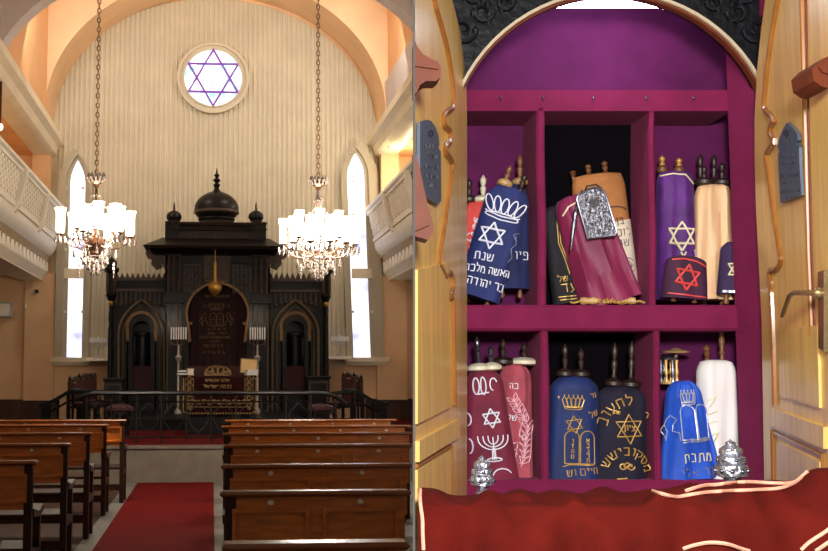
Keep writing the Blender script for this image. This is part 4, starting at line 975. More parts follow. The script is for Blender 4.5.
# jambs and arched soffit
ca, cy_, ra = 610, 160, 162
AR = [(ca + ra * math.cos(math.radians(a)), cy_ - ra * math.sin(math.radians(a))) for a in range(180, -1, -5)]
front = RP([(448, 505)] + AR + [(772, 505)], DA)
m = MB(); zt2 = RZ(-45, DA)
xr0, xr1, xr2 = RX(774, DA), RX(737, DF), RX(743, DBK)
m.loft([[(xr0, DA, z), (xr1, DF, z), (xr1 + .02, DF + .03, z), (xr2, DF + .2, z), (xr2, DBK, z), (xr2 + .06, DBK, z), (xr2 + .06, DF, z), (xr0 + .1, DA, z)] for z in (0, zt2)]); m.build('side_jamb', 'velvet_magenta', cab, smooth=0)
m = MB(); xl0, xl1 = RX(446, DA), RX(461, DF); m.loft([[(xl0, DA, z), (xl1, DF, z), (xl1, DBK, z), (xl1 - .05, DBK, z), (xl0 - .06, DA, z)] for z in (0, zt2)]); m.build('side_jamb', 'velvet_magenta', cab, smooth=0)
MB().box(xl0 - .05, xr0 + .1, DA + .12, DBK, zt2, zt2 + .05).build('ceiling_panel', 'velvet_purple', cab, smooth=0)
# arch trim and carved spandrel
surr = thing('carved_arch_surround', 'black carved wooden surround with a cream lined arch over the cabinet', 'arch', (RX(610, DA), DA, 0))
AO = [(ca + (ra + 5.5) * math.cos(math.radians(a)), cy_ - (ra + 5.5) * math.sin(math.radians(a))) for a in range(180, -1, -5)]
AM = [(ca + (ra + 2.5) * math.cos(math.radians(a)), cy_ - (ra + 2.5) * math.sin(math.radians(a))) for a in range(180, -1, -5)]
MB().band(RP([(448 - 5.5, 505)] + AO + [(777.5, 505)], DA), RP([(445.5, 505)] + AM + [(774.5, 505)], DA), DA - .05, DA + .02).build('outer_bead', 'arch_cream', surr)
MB().band(RP([(445.5, 505)] + AM + [(774.5, 505)], DA), RP([(448, 505)] + AR + [(772, 505)], DA), DA - .03, DA + .02).build('inner_bead', 'mahogany', surr)
n = len(AO) + 2
ou = [(415 + (850 - 415) * min(1, max(0, (i - 8) / (n - 17))), -70 if 7 < i < n - 8 else 505 - 575 * min(1, (i if i <= 7 else n - 1 - i) / 8)) for i in range(n)]
MB().band(RP(ou, DA + .01), RP([(442.5, 505)] + AO + [(777.5, 505)], DA + .01), DA + .01, DA + .12).build('spandrel', 'carved_black', surr, smooth=0)
m = MB()
for sx, cx_ in ((1, 455), (-1, 765)):
    for k, (ox, oy, r_) in enumerate(((8, 30, 14), (28, 12, 11), (50, 2, 9), (18, -6, 10), (-2, 60, 8))):
        pts = [R(cx_ + sx * (ox + r_ * (1 - a / 560) * math.cos(math.radians(a))), oy + r_ * (1 - a / 560) * math.sin(math.radians(a)), DA - .005) for a in range(0, 460, 30)]
        m.tube(pts, .012, 5)
        for q in range(3):
            c_ = R(cx_ + sx * (ox + r_ * .9 * math.cos(2.1 * q + k)), oy + r_ * .9 * math.sin(2.1 * q + k), DA - .005); m.lathe([(.001, -.03), (.02, 0), (.001, .03)], c_, 6, 1, .5)
m.build('carved_scrollwork', 'carved_black', surr)
# the lit tube
t = thing('tube_lamp', 'bright white tube lamp at the top of the arched cabinet', 'lamp', R(608, 3, 6.3))
a, b = R(553, 3.5, 6.3), R(664, 3.5, 6.3)
MB().tube([a, b], .026, 12).build('tube', 'tube_glow', t)
for q, s_ in ((a, -1), (b, 1)): MB().box(min(q.x, q.x + s_ * .04), max(q.x, q.x + s_ * .04), 6.27, 6.33, q.z - .03, q.z + .03).build('end_cap', 'white_paint', t, smooth=0)
MB().box(a.x - .05, b.x + .05, 6.26, 6.34, a.z + .03, a.z + .07).build('housing', 'white_paint', t, smooth=0)

# ------------------------------------------------------------------ doors, hinged on the arch and swung towards the viewer
def door(side, idx, hx, hd, fx, fd, outline, label):
    p0 = R(hx, 372, hd); p0.z = 0; p1 = R(fx, 372, fd); p1.z = 0
    u = (p1 - p0).normalized(); nrm = V((u.y, -u.x, 0))
    if nrm.dot(EYE - p0) < 0: nrm = -nrm
    t = thing('cabinet_door', label, 'door', p0)
    P = lambda a, b, o=0: plane_hit(a, b, p0, nrm) + nrm * o
    MB().extr([P(a, b) for a, b in outline], V((.0107, .1, 0)) if side == 'left' else V((.12, .03, 0))).build('door_leaf', 'oak_golden', t, smooth=20)
    return t, P, nrm, u
# left leaf
DL = (467, 6.1, 413, 4.8)
ld, LP, Ln, Lu = door('left', 4, *DL, [(467, 508), (467, 110), (466.5, 90), (464, 60), (460, 30), (454, 6), (447, -16), (437, -40), (415, -70), (415.2, 560), (440, 530)], 'open golden oak door leaf left of the scroll cabinet')
def moulding(P, pts, r, name, mt, t, n=7, o=.004, lab=None):
    return MB().tube([P(a, b, o) for a, b in pts], r, n).build(name, mt, t, label=lab)
bead = [(431, -12), (434, 6), (440, 26), (446, 50), (450, 75), (452, 96)]
wave = [(452, 96), (451, 108), (445, 112), (442, 118), (443, 126), (448.5, 131), (448, 142), (444, 146), (443.5, 152), (448, 158), (450.5, 164), (450, 172)]
moulding(LP, smooth_pts(bead, 3) + smooth_pts(wave, 3)[1:], .018, 'bead_moulding', 'oak_moulding', ld)
moulding(LP, smooth_pts([(450, 172), (446, 205), (441, 240), (438, 258), (437.5, 264)], 3) + smooth_pts([(437.5, 264), (442, 272), (444, 277), (448, 272), (451, 277), (451.5, 288), (449, 294), (451, 300)], 3) + [(452, 330), (453, 405)], .016, 'bead_moulding', 'oak_moulding', ld)
def flat(P, pts, o, th, name, mt, t, nrm, lab=None): return MB().extr([P(a, b, o) for a, b in pts], -nrm * th).build(name, mt, t, smooth=0, label=lab)
flat(LP, [(415.2, 270), (447, 262), (447, 408), (415.2, 424)], .012, .02, 'raised_panel', 'oak_golden', ld, Ln)
flat(LP, [(415.2, 441), (456, 419), (456, 437), (415.2, 462)], .02, .03, 'cross_rail', 'oak_golden', ld, Ln)
flat(LP, [(415.2, 470), (449, 449), (449, 520), (415.2, 540)], .012, .02, 'raised_panel', 'oak_golden', ld, Ln)
moulding(LP, [(450, 446), (450, 515)], .014, 'bead_moulding', 'oak_moulding', ld); moulding(LP, [(415.2, 466), (450, 446)], .01, 'bead_moulding', 'oak_moulding', ld)
def plaque(P, nrm, pts, lines, star, label):
    c_ = P(sum(p[0] for p in pts) / len(pts), max(p[1] for p in pts)); t = thing('memorial_plaque', label, 'plaque', c_)
    MB().extr([P(a, b, .022) for a, b in pts], -nrm * .016).build('plaque', 'slate_plaque', t, smooth=0)
    m = MB()
    for tri in tri_star(0, 0, 3): m.tube([P(star[0] + a, star[1] + b * 1.3, .024) for a, b in tri[:3]], .0022, 4, True)
    rr = random.Random(len(lines))
    for (x0, x1, yy, sl, hh) in lines:
        x = x0
        while x < x1:                            # worn lettering: short upright and curved strokes
            w_ = rr.uniform(.7, 1.3); y_ = yy + (x - x0) * sl; k = rr.randint(0, 3); h_ = hh * rr.uniform(.8, 1.1)
            q = [[(x, y_), (x, y_ - h_)], [(x, y_ - h_), (x + w_ * .8, y_ - h_ * .8), (x + w_ * .7, y_), (x, y_)], [(x + w_ * .7, y_ - h_), (x, y_ - h_ * .6), (x + w_ * .7, y_)], [(x, y_ - h_ * .5), (x + w_ * .8, y_ - h_ * .5), (x + w_ * .8, y_)]][k]
            m.tube([P(a, b, .024) for a, b in q], .0024, 4); x += w_ + .55
    m.build('lettering', 'slate_letters', t, smooth=0); return t
plaque(LP, Ln, [(415.3, 123), (418, 121.5), (423, 120), (427, 121.5), (431.5, 128), (434.5, 138), (435, 146), (434, 148), (436.5, 152), (437, 201), (433, 205), (416, 194), (415.3, 192)],
       [(419, 434, 148, .1, 4), (421, 433, 158, .1, 4.2), (418, 433, 168, .12, 4.2), (420, 434, 178, .12, 4.2), (422, 432, 187, .1, 4)], (426, 134), 'blue grey slate plaque on the door left of the cabinet')
# right leaf
DR = (764, 6.1, 829, 4.85)
rd, PR, Rn, Ru = door('right', 5, *DR, [(764, 520), (764, 470), (761.5, 320), (756, 210), (754.5, 160), (754.5, 120), (757, 70), (760.5, 35), (765, 0), (770, -30), (778, -60), (829, -90), (829, 540), (790, 530)], 'open golden oak door leaf right of the scroll cabinet with a lever handle')
moulding(PR, smooth_pts([(784, -20), (778, 8), (772, 45), (768, 80), (766, 102), (767, 110), (773, 116), (776, 121)], 3) + smooth_pts([(776, 121), (773, 125), (772, 133), (774.5, 139), (776, 142), (772, 148), (768.5, 154), (769, 165)], 3)[1:], .018, 'bead_moulding', 'oak_moulding', rd)
moulding(PR, [(769, 165), (774, 205), (780, 245), (783, 258)] + smooth_pts([(783, 258), (781, 265), (777, 270), (772, 270), (770.5, 276), (773, 283), (772.5, 290), (773, 300)], 3) + [(775, 345), (776, 405)], .016, 'bead_moulding', 'oak_moulding', rd)
moulding(PR, [(802, -30), (806, 120), (809.5, 250), (813, 335)], .012, 'bead_moulding', 'oak_moulding', rd); moulding(PR, [(806, -30), (809.5, 120), (812.5, 250), (816, 335)], .006, 'bead_moulding', 'mahogany', rd)
flat(PR, [(780, 330), (820, 325), (822, 408), (782, 396)], .012, .02, 'raised_panel', 'oak_golden', rd, Rn)
flat(PR, [(772.5, 407), (828, 427), (828, 449), (773, 425)], .02, .03, 'cross_rail', 'oak_golden', rd, Rn)
flat(PR, [(779, 441), (822, 462), (822, 540), (779, 515)], .012, .02, 'raised_panel', 'oak_golden', rd, Rn)
moulding(PR, [(774, 430), (775, 500)], .015, 'bead_moulding', 'oak_moulding', rd); moulding(PR, [(776, 433), (824, 456), (825, 500)], .01, 'bead_moulding', 'oak_moulding', rd)
plaque(PR, Rn, [(785, 203), (783, 165), (782.5, 155), (784, 150.5), (782, 147), (783, 140), (787, 130), (791.5, 122.5), (797, 127), (802, 134), (803, 140), (801, 143), (804, 147), (804.5, 165), (806.5, 195)],
       [(786, 797, 143, -.12, 3.5), (790, 794, 149, -.1, 2.5), (786, 803, 158, -.15, 4), (787, 800, 165, -.12, 3), (791, 797, 170.5, -.1, 3), (786, 803, 178, -.12, 3.6), (788, 800, 184, -.12, 3), (786, 804, 193, -.1, 3.6), (790, 801, 199, -.1, 3)], (791.5, 133), 'blue grey slate plaque on the door right of the cabinet')
m = MB().extr([PR(a, b, .022) for a, b in ((823, 272), (829, 270), (829, 352), (823.5, 348))], -Rn * .02); m.build('handle_plate', 'brass_handle', rd)
hp = [PR(826, 293, .03), PR(822, 292.5, .07), PR(815, 292.5, .09), PR(811, 296, .095), PR(806, 310, .095), PR(803.5, 316, .095)]
MB().tube(hp, [.014, .013, .012, .011, .012, .009], 8).build('lever_handle', 'brass_handle', rd); MB().ball(PR(826, 293, .03), .026, 8).build('handle_rose', 'brass_handle', rd)
# carved mahogany brackets standing proud of the doors
def bracket(pts, d, th, label, inner):
    q = R(pts[0][0], pts[0][1], d); t = thing('carved_bracket', label, 'bracket', q)
    MB().extr([R(a, b, d) for a, b in pts], V((0, th, 0))).build('bracket_body', 'mahogany', t, smooth=0)
    MB().extr([R(a, b, d - .015) for a, b in inner], V((0, .02, 0))).build('moulded_edge', 'mahogany', t, smooth=0)
bracket([(415, 40), (417, 46), (423, 54), (430, 58), (438, 62), (441, 68), (440.5, 77), (436, 81), (426, 81), (420, 85), (417, 92), (415, 94)], 4.5, .12, 'moulded brown wooden bracket above the left plaque', [(415, 44), (417, 50), (423, 57.5), (430, 61.5), (436, 64.5), (438.5, 69), (415, 66)])
bracket([(415, 150), (419, 165), (424, 188), (429, 210), (433.5, 224), (433.5, 232), (428, 240), (418, 237), (415, 236)], 4.5, .12, 'long brown wooden bracket below the left plaque', [(415, 160), (420, 184), (426, 212), (429.5, 225), (415, 231)])
bracket([(812, 68), (820, 60), (828.5, 56), (829, 88), (822, 86.5), (814, 81)], 4.6, .2, 'moulded brown wooden bracket beside the right door', [(819, 67), (829, 61), (829, 74), (823, 72)])

# ------------------------------------------------------------------ scrolls
STY = {'wood': ('roller_wood', 'roller_tan'), 'dark': ('roller_dark', 'roller_dark'), 'cream': ('roller_cream', 'roller_cream'), 'silver': ('silver_smooth', 'roller_cream'), 'gold': ('roller_gold', 'roller_wood'), 'tan': ('roller_wood', 'roller_tan'), 'darkcream': ('roller_dark', 'roller_cream'), 'thin': ('roller_dark', None)}
def scroll(label, base, top, wpx, d, mt, T=.075, wb=1.05, wt=.9, emb=(), handles=(), feet=0, fold=.006, seed=0, shoulder=.3, group=None, tilt=0, nfold=5):
    P0, P1 = R(base[0], base[1], d), R(top[0], top[1], d); v_ = P1 - P0; h = math.hypot(v_.x, v_.z); k = d / F; w = wpx * k / 2
    roll = math.atan2(v_.x, v_.z)
    t = thing('torah_scroll', label, 'scroll', P0, Matrix.Rotation(roll, 4, 'Y') @ Matrix.Rotation(tilt, 4, 'X'), group)
    rr = random.Random(seed); ph = [rr.uniform(0, 6) for _ in range(4)]
    def WT(z):
        f = min(1, max(0, z / h)); sc = wb + (wt - wb) * f; sh = 1 - shoulder * max(0, (f - .88) / .12) ** 2.2
        return w * sc * sh, T * (1.1 - .15 * f) * sh
    def fo(x, z):
        W_, _ = WT(z); f = z / h; a = x / W_
        return fold * (math.sin(a * nfold + ph[0] + f * 2) + .6 * math.sin(a * nfold * 1.9 + ph[1] - f * 3) + .5 * math.sin(f * 9 + ph[2] + a * 2)) * (1.2 - .5 * f)
    p = 2.4
    def surf(x, z, o=.003):
        W_, T_ = WT(z); c_ = min(.97, abs(x / W_)); y = -T_ * (1 - c_ ** p) ** (1 / p)
        return V((x, y + fo(x, z) - o, z))
    rows = []
    for j in range(25):
        z = h * j / 24; W_, T_ = WT(z); row = []
        for i in range(44):
            a = 2 * PI * i / 44; c_, s_ = math.cos(a), math.sin(a)
            x = W_ * math.copysign(abs(c_) ** (2 / p), c_); y = T_ * math.copysign(abs(s_) ** (2 / p), s_)
            row.append((x, y + fo(x, z) * (1 if s_ < 0 else -.3), z))
        rows.append(row)
    W_, T_ = WT(h); rows.append([(q[0] * .6, q[1] * .6, h + .012) for q in rows[-1]]); 
    man = MB().loft(rows).build('mantle', mt, t, local=True, smooth=60)
    for em, strokes, r in emb:
        m = MB()
        for l in strokes:
            q = [surf(a * k, b * k) for a, b in dense(l, 1.2)]
            q = [s_ for s_ in q if 0 < s_.z < h * 1.02]
            if len(q) > 1: m.tube(q, r * k, 4)
        if m.v: m.build('embroidery', em, man, local=True, smooth=0)
    for off, hp_, sty, disc in handles:
        m1, m2 = STY[sty]; x = off * k; L = hp_ * k; z0 = h - .03
        hd = MB().lathe([(.012, z0), (.012, h + L * .18), (.02, h + L * .22), (.011, h + L * .3), (.017, h + L * .45), (.02, h + L * .55), (.011, h + L * .62), (.018, h + L * .72), (.02, h + L * .84), (.01, h + L * .93), (.001, h + L)], (x, 0, 0), 12).build('roller_handle', m1, t, local=True)
        if m2 and disc: MB().lathe([(disc * k * .8, h + .006), (disc * k, h + .014), (disc * k, h + .034), (disc * k * .6, h + .05), (.012, h + .056)], (x, 0, 0), 22).build('roller_disc', m2, hd, local=True)
    for s_ in ((-1, 1) if feet else ()):
        MB().lathe([(.001, -feet), (.014, -feet), (.018, -feet * .6), (.012, -feet * .3), (.014, .03)], (s_ * w * .5, 0, 0), 10).build('roller_foot', 'roller_wood', t, local=True)
    return t
FT = .04
# upper left compartment
scroll('coral red scroll with white embroidery behind the leaning navy one', (477, 296), (478, 204), 34, 6.75, 'coral_red', handles=[(-9, 26, 'dark', 8), (5, 30, 'cream', 11)], feet=FT,
       emb=[('thread_white', leafy(-8, 40, -2, 76, 5, 6) + [oval(2, 70, 4, 5), oval(2, 70, 7, 8), oval(-8, 58, 5, 4)] + heb('שנת', -3, 32, 6), .5)], seed=3)
scroll('plain navy scroll standing behind, lettered low on its right side', (511, 289), (511, 186), 36, 6.73, 'navy_velvet_deep', T=.062, handles=[(9, 33, 'tan', 8)], feet=.055,
       emb=[('thread_white', heb('פיר', 6, 29, 7.5), .55)], seed=5)
scroll('navy scroll leaning left with a white crown and six pointed star', (477, 298), (511, 190), 46, 6.57, 'navy_velvet', T=.068, wb=.98, handles=[(-8, 24, 'tan', 8), (9, 20, 'thin', 0)], feet=FT, wt=.98, shoulder=.35, fold=.008, seed=1,
       emb=[('thread_white', [oval(-2, 84, 17, 3.2), oval(-2, 87.5, 17.5, 3.2, 180, 360)] + [[(a + (i - 2) * .22 * (b - 88), b) for a, b in oval(-2 + (i - 2) * 6.4, 95, 3.4, 8)] for i in range(5)], .75),
            ('thread_white', tri_star(-6, 63, 13.5, 6), 1.0), ('thread_white', heb('שנת', -8, 37, 7, 8) + heb('האשה מלכה', 0, 25, 6.4, 8, wf=.85) + heb('בר יהודה', 2, 11, 7, 4, wf=.85), .68),
            ('thread_dark', [[(17, 70), (20, 62), (16, 56), (20, 48), (17, 42)], [(20, 74), (14, 70), (18, 66)]], .6)])
# upper middle compartment
scroll('brown and cream scroll leaning at the back of the middle shelf', (612, 298), (597, 176), 52, 6.77, 'brown_linen', handles=[(-8, 13, 'wood', 0), (9, 15, 'wood', 0), (-24, 8, 'wood', 0)], wt=1.03, shoulder=.1, seed=8, fold=.004)
t = COL.objects['torah_scroll.%03d' % 3]
scroll('black fringed scroll at the far left of the middle shelf', (571, 303), (556, 208), 34, 6.74, 'black_velvet', seed=9, emb=[('thread_gold', [[(-13, 4), (9, 3)], [(-14, 7), (9, 6)], [(-4, 84), (-6, 60), (-2, 40), (0, 28)], [(-2, 84), (-4, 60), (0, 40), (2, 26)]] + heb('עד', -4, 11, 8) + heb('של', -8, 22, 5), .6)])
scroll('maroon satin scroll slumped to the left, wearing a silver breastplate', (611, 303), (575, 197), 54, 6.62, 'maroon_satin', T=.09, wb=1.16, wt=.86, shoulder=.2, fold=.016, nfold=8, seed=12,
       emb=[('thread_cream', [[(-21, 97), (-14, 103.5), (-4, 106), (8, 108)]], 1.1)])
# lower cream half of the brown scroll: a cloth band of its own on that scroll
def cream_half(t, w, h, k):
    m = MB(); rows = []
    for j in range(9):
        z = h * (.02 + .55 * j / 8); W_ = w * (1.06 + (1.05 - 1.05) * j / 8)
        rows.append([(W_ * (i / 14 * 2 - 1), -.088 * (1 - min(.999, abs(i / 14 * 2 - 1)) ** 2.4) ** (1 / 2.4) - .006, z + (.05 * (i / 14 - .2) if j == 8 else 0)) for i in range(15)])
    m.loft(rows, closed=False, caps=False); c_ = m.build('cream_panel', 'cream_linen', t, local=True)
    m = MB()
    for l in heb('בן', 12, 72, 6) + heb('לזכר', 12, 60, 6.5) + heb('נשמת', 12, 50, 6.5) + [oval(14, 30, 11, 8), oval(14, 30, 6, 5), [(4, 30), (24, 30)], oval(10, 84, 13, 6, 20, 170)]:
        m.tube([V((a * k, -.1 * (1 - min(.97, abs(a * k / w)) ** 2.4) ** (1 / 2.4) - .003, b * k)) for a, b in dense(l, 1.2)], .0026, 4)
    m.build('lettering', 'thread_ink', c_, local=True, smooth=0)
kk = 6.77 / F; cream_half(t, 52 * kk / 2, 124 * kk, kk)
# breastplate and pointer hang on the maroon scroll
Y = 6.47
def PL(a, b, o=0): return R(a, b, Y - o)
bp = thing('torah_breastplate', 'engraved silver breastplate with an arched top hung on the maroon scroll', 'breastplate', PL(600, 238))
shp = [(588, 238.5), (577, 200), (578, 195), (584, 192), (589, 189), (594, 187.5), (600, 188.5), (604, 192), (606, 196), (616.5, 231), (615, 235.5)]
MB().extr([PL(a, b) for a, b in shp], V((0, .02, 0))).build('plate', 'silver', bp, smooth=0)
MB().tube([PL(a, b, .004) for a, b in shp], .007, 6, True).build('rim', 'silver_smooth', bp)
m = MB()
for q in ((592.5, 203), (597.5, 202)):
    m.extr([PL(q[0] + a, q[1] + b, .012) for a, b in ((-2.4, 5), (-3.2, -2), (-2.6, -4.3), (0, -5), (1.6, -4), (2.4, 4))], V((0, .012, 0)))
for i in range(3): m.tube([PL(591 + i * .3, 201 + i * 2.5, .016), PL(600 + i * .3, 200 + i * 2.5, .016)], .002, 4)
m.build('tablets_relief', 'silver_smooth', bp, smooth=0)
m = MB()
for q in ((586, 200, 3), (603, 199, 2.6), (589, 213, 3.2), (605, 210, 3), (592, 225, 3.5), (608, 222, 3.2), (600, 219, 3.4), (599, 231, 3)):
    m.tube([PL(q[0] + q[2] * (1 - a / 560) * math.cos(math.radians(a)), q[1] + q[2] * (1 - a / 560) * math.sin(math.radians(a)), .006) for a in range(0, 460, 40)], .005, 5)
m.build('scroll_relief', 'silver', bp)
tag(MB().tube([PL(584, 193), R(587, 186, 6.52), R(596, 184.5, 6.53), R(602, 189, 6.5)], .005, 5).build('hanging_chain', 'silver_smooth', bp))
yd = thing('torah_pointer', 'slim silver pointer hanging beside the breastplate', 'pointer', PL(570, 252))
ax = (PL(576, 207) - PL(570, 252)); L = ax.length; rot = Matrix.Translation(PL(570.5, 252)) @ ax.to_track_quat('Z', 'Y').to_matrix().to_4x4()
MB().lathe([(.001, 0), (.006, L * .05), (.007, L * .3), (.012, L * .45), (.013, L * .6), (.017, L * .68), (.01, L * .72), (.014, L * .82), (.016, L * .9), (.008, L * .96), (.001, L)], (0, 0, 0), 10).moved(rot).build('pointer_rod', 'silver_smooth', yd)
MB().tube([PL(576, 207), R(578, 198, 6.5), R(582, 190, 6.53)], .004, 5).build('hanging_chain', 'silver_smooth', yd)
for i, (px, py, r_, lab) in enumerate(((589, 300.5, 5, 'pale wooden roller end under the left of the maroon scroll'), (627, 300.5, 5.5, 'pale wooden roller end under the right of the maroon scroll'))):
    q = R(px, py, 6.53); q.z = RZ(305, DF) + .02
    tag(MB().lathe([(.001, -.05), (.02, -.05), (.026, -.03), (.018, 0), (.024, .02), (.018, .05), (.001, .05)], (0, 0, 0), 12).moved(Matrix.Translation(q + V((0, 0, .006))) @ Matrix.Rotation(PI / 2, 4, 'Y') @ Matrix.Rotation(.3, 4, 'X')).build('roller_end', 'roller_tan'), lab, 'roller')
m = MB(); 
for i in range(26):
    x = 596 + i * 1.5; m.tube([R(x, 299 + random.uniform(-1, 1), 6.52), R(x + random.uniform(-2, 2), 303 + random.uniform(-.5, .8), 6.5)], .004, 4)
m.tube([R(570 + 3 * i, 302 + math.sin(i * 1.3) * .9, 6.52) for i in range(26)], .006, 5)
tag(m.build('gold_fringe', 'thread_gold', smooth=0), 'loose gold fringe lying along the shelf below the maroon scroll', 'fringe', kind='stuff')
# upper right compartment
scroll('violet velvet scroll with a large cream star', (676, 300), (675, 174), 37, 6.68, 'purple_velvet', T=.08, wb=1.05, wt=.98, shoulder=.12, handles=[(-13, 19, 'gold', 5), (4, 17, 'gold', 5)], fold=.008, seed=21,
       emb=[('thread_cream', tri_star(2, 63, 14.5, 0), 1.15), ('thread_cream', [[(-17, 124), (-6, 126), (6, 125), (16, 117)], [(1, 47), (3, 42), (6, 47)]], .9), ('thread_silver', [[(15, 50), (17, 44), (15, 38)]], 1.2)])
scroll('tall peach satin scroll behind the small plum one', (713, 300), (713, 187), 37, 6.72, 'peach_satin', T=.085, wt=.98, shoulder=.18, handles=[(-9, 22, 'dark', 11), (9, 26, 'dark', 11), (1, 34, 'thin', 0), (-13, 34, 'thin', 0)], feet=FT, fold=.012, seed=22, nfold=7)
scroll('short plum scroll with a red star between two red bands', (684, 299), (686, 258), 42, 6.57, 'plum_velvet', T=.06, shoulder=.25, wb=1.1, wt=.95, fold=.004, seed=23, feet=.02,
       emb=[('thread_red', tri_star(-1, 21, 13, -6), 1.2), ('thread_red', [[(-16, 38), (-4, 39.5), (8, 37.5), (18, 33)], [(-19, 4), (0, 3), (19, 2.5)]], .9)])
scroll('short dark purple scroll with a cream star beside the right edge', (732, 294), (731, 244), 24, 6.56, 'dark_plum', T=.05, shoulder=.35, wb=1.25, wt=.8, fold=.004, seed=24, feet=.06,
       emb=[('thread_cream', tri_star(3, 24, 11, 0), .95), ('thread_silver', [[(-12, 2), (0, 1.5), (12, 1.5)]], 1.6)])
# lower left compartment
scroll('maroon scroll with a white star above a seven branched candlestick', (490, 479), (483, 372), 50, 6.62, 'maroon_velvet', T=.09, wb=1.12, wt=.74, shoulder=.35, handles=[(-4, 36, 'silver', 12), (9, 26, 'silver', 10)], fold=.007, seed=31,
       emb=[('thread_white', tri_star(3, 60, 9.5, 5), .8), ('thread_white', menorah_strokes(3, 20, 30, 22), .7), ('thread_white', [oval(-10, 92, 3, 8), oval(-3, 92, 2.5, 8.5), [(-9, 84), (2, 85.5)], oval(7, 93, 3.5, 6, 20, 260), oval(-20, 60, 3, 6, -90, 90), oval(-20, 34, 3, 7, -90, 90), oval(10, 2, 10, 9, 30, 160)], .75)])
scroll('faded rose scroll with a silver palm branch', (514, 478), (515, 366), 37, 6.73, 'rose_velvet', T=.08, wb=1.0, wt=.84, shoulder=.35, handles=[(-12, 27, 'dark', 12), (9, 24, 'darkcream', 15)], fold=.012, nfold=7, seed=32,
       emb=[('thread_pink', leafy(4, 12, 11, 52, 7, 12) + leafy(11, 52, -4, 78, 5, 9), .6), ('thread_white', heb('של', -6, 57, 5) + heb('חי', 4, 38, 5) + heb('בה', -4, 88, 5), .5), ('thread_pink', [[(-10, 34), (2, 36)], [(-10, 28), (0, 29)]], .8)])
# lower middle compartment
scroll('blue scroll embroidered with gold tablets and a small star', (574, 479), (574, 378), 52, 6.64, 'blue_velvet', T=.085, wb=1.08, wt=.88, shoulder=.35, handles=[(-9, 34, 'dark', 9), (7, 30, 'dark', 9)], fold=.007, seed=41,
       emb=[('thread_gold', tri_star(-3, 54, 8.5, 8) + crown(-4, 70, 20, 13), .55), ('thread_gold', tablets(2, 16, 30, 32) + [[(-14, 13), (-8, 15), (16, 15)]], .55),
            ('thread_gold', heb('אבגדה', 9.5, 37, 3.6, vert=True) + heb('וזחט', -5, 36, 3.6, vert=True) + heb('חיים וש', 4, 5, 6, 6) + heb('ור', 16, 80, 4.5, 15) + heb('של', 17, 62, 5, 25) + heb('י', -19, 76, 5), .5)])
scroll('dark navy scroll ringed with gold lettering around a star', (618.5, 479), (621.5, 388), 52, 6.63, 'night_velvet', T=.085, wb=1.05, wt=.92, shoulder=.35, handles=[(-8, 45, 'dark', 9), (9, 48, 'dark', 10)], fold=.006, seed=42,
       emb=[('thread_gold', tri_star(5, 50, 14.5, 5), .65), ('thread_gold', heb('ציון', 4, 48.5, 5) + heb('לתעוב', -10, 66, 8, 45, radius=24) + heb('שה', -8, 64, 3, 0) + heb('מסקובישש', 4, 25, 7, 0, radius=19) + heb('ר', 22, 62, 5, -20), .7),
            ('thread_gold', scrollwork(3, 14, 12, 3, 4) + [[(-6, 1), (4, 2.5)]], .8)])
# lower right compartment
scroll('royal blue scroll with silver crown, lions and tablets', (690, 478), (682, 383), 45, 6.6, 'royal_blue', T=.085, wb=1.34, wt=.66, shoulder=.3, handles=[], fold=.014, nfold=8, seed=51,
       emb=[('thread_silver', crown(0, 74, 14, 13), .7), ('thread_silver', tablets(5, 38, 30, 34) + lion(-17, 38, 1, 26) + [[(-9, 36), (20, 37)], [(-9, 38.5), (20, 39.5)]], .6), ('thread_cream', heb('מתנת', 3, 17, 7.5, 2), .7), ('thread_dark', heb('בר אלי', 3, 3, 7, 4), .7)])
scroll('bright white satin scroll with faint gold lettering', (718, 478), (716, 362), 40, 6.66, 'white_satin', T=.085, wb=1.02, wt=.96, shoulder=.2, handles=[(-9, 17, 'tan', 0), (6, 40, 'wood', 0)], fold=.008, seed=52,
       emb=[('thread_cream', [[(-14, 76), (-6, 80), (-12, 70)], [(-15, 62), (-5, 66)], [(-14, 54), (-4, 57)], [(-12, 42), (-4, 45), (-9, 36)]], .8)])
t = thing('ornamental_coronet', 'dark openwork metal crown behind the royal blue scroll', 'ornament', R(670, 384, 6.74))
c_ = R(669, 384, 6.74); k = 6.74 / F
MB().lathe([(9 * k, 0), (9 * k, 3 * k), (8 * k, 4 * k)], c_, 18).build('lower_ring', 'roller_tan', t); MB().lathe([(9 * k, 24 * k), (9.5 * k, 26 * k), (4 * k, 28 * k), (1 * k, 29 * k)], c_, 18).build('top_plate', 'silver_smooth', t)
for i in range(8):
    a = i * PI / 4 + .2; e = c_ + V((8 * k * math.cos(a), 8 * k * math.sin(a), 0)); MB().lathe([(.012, 2 * k), (.006, 8 * k), (.014, 12 * k), (.006, 16 * k), (.011, 24 * k)], e, 8).build('baluster', 'roller_gold' if i % 2 else 'silver_smooth', t)
q = R(676, 353, 6.74); MB().lathe([(14 * k * .9, 0), (14 * k, .01), (6 * k, .02), (.01, .03)], q, 20).build('roller_disc', 'roller_tan', t); MB().tube([q, R(676, 384, 6.74)], .012, 8).build('roller_handle', 'roller_wood', t)

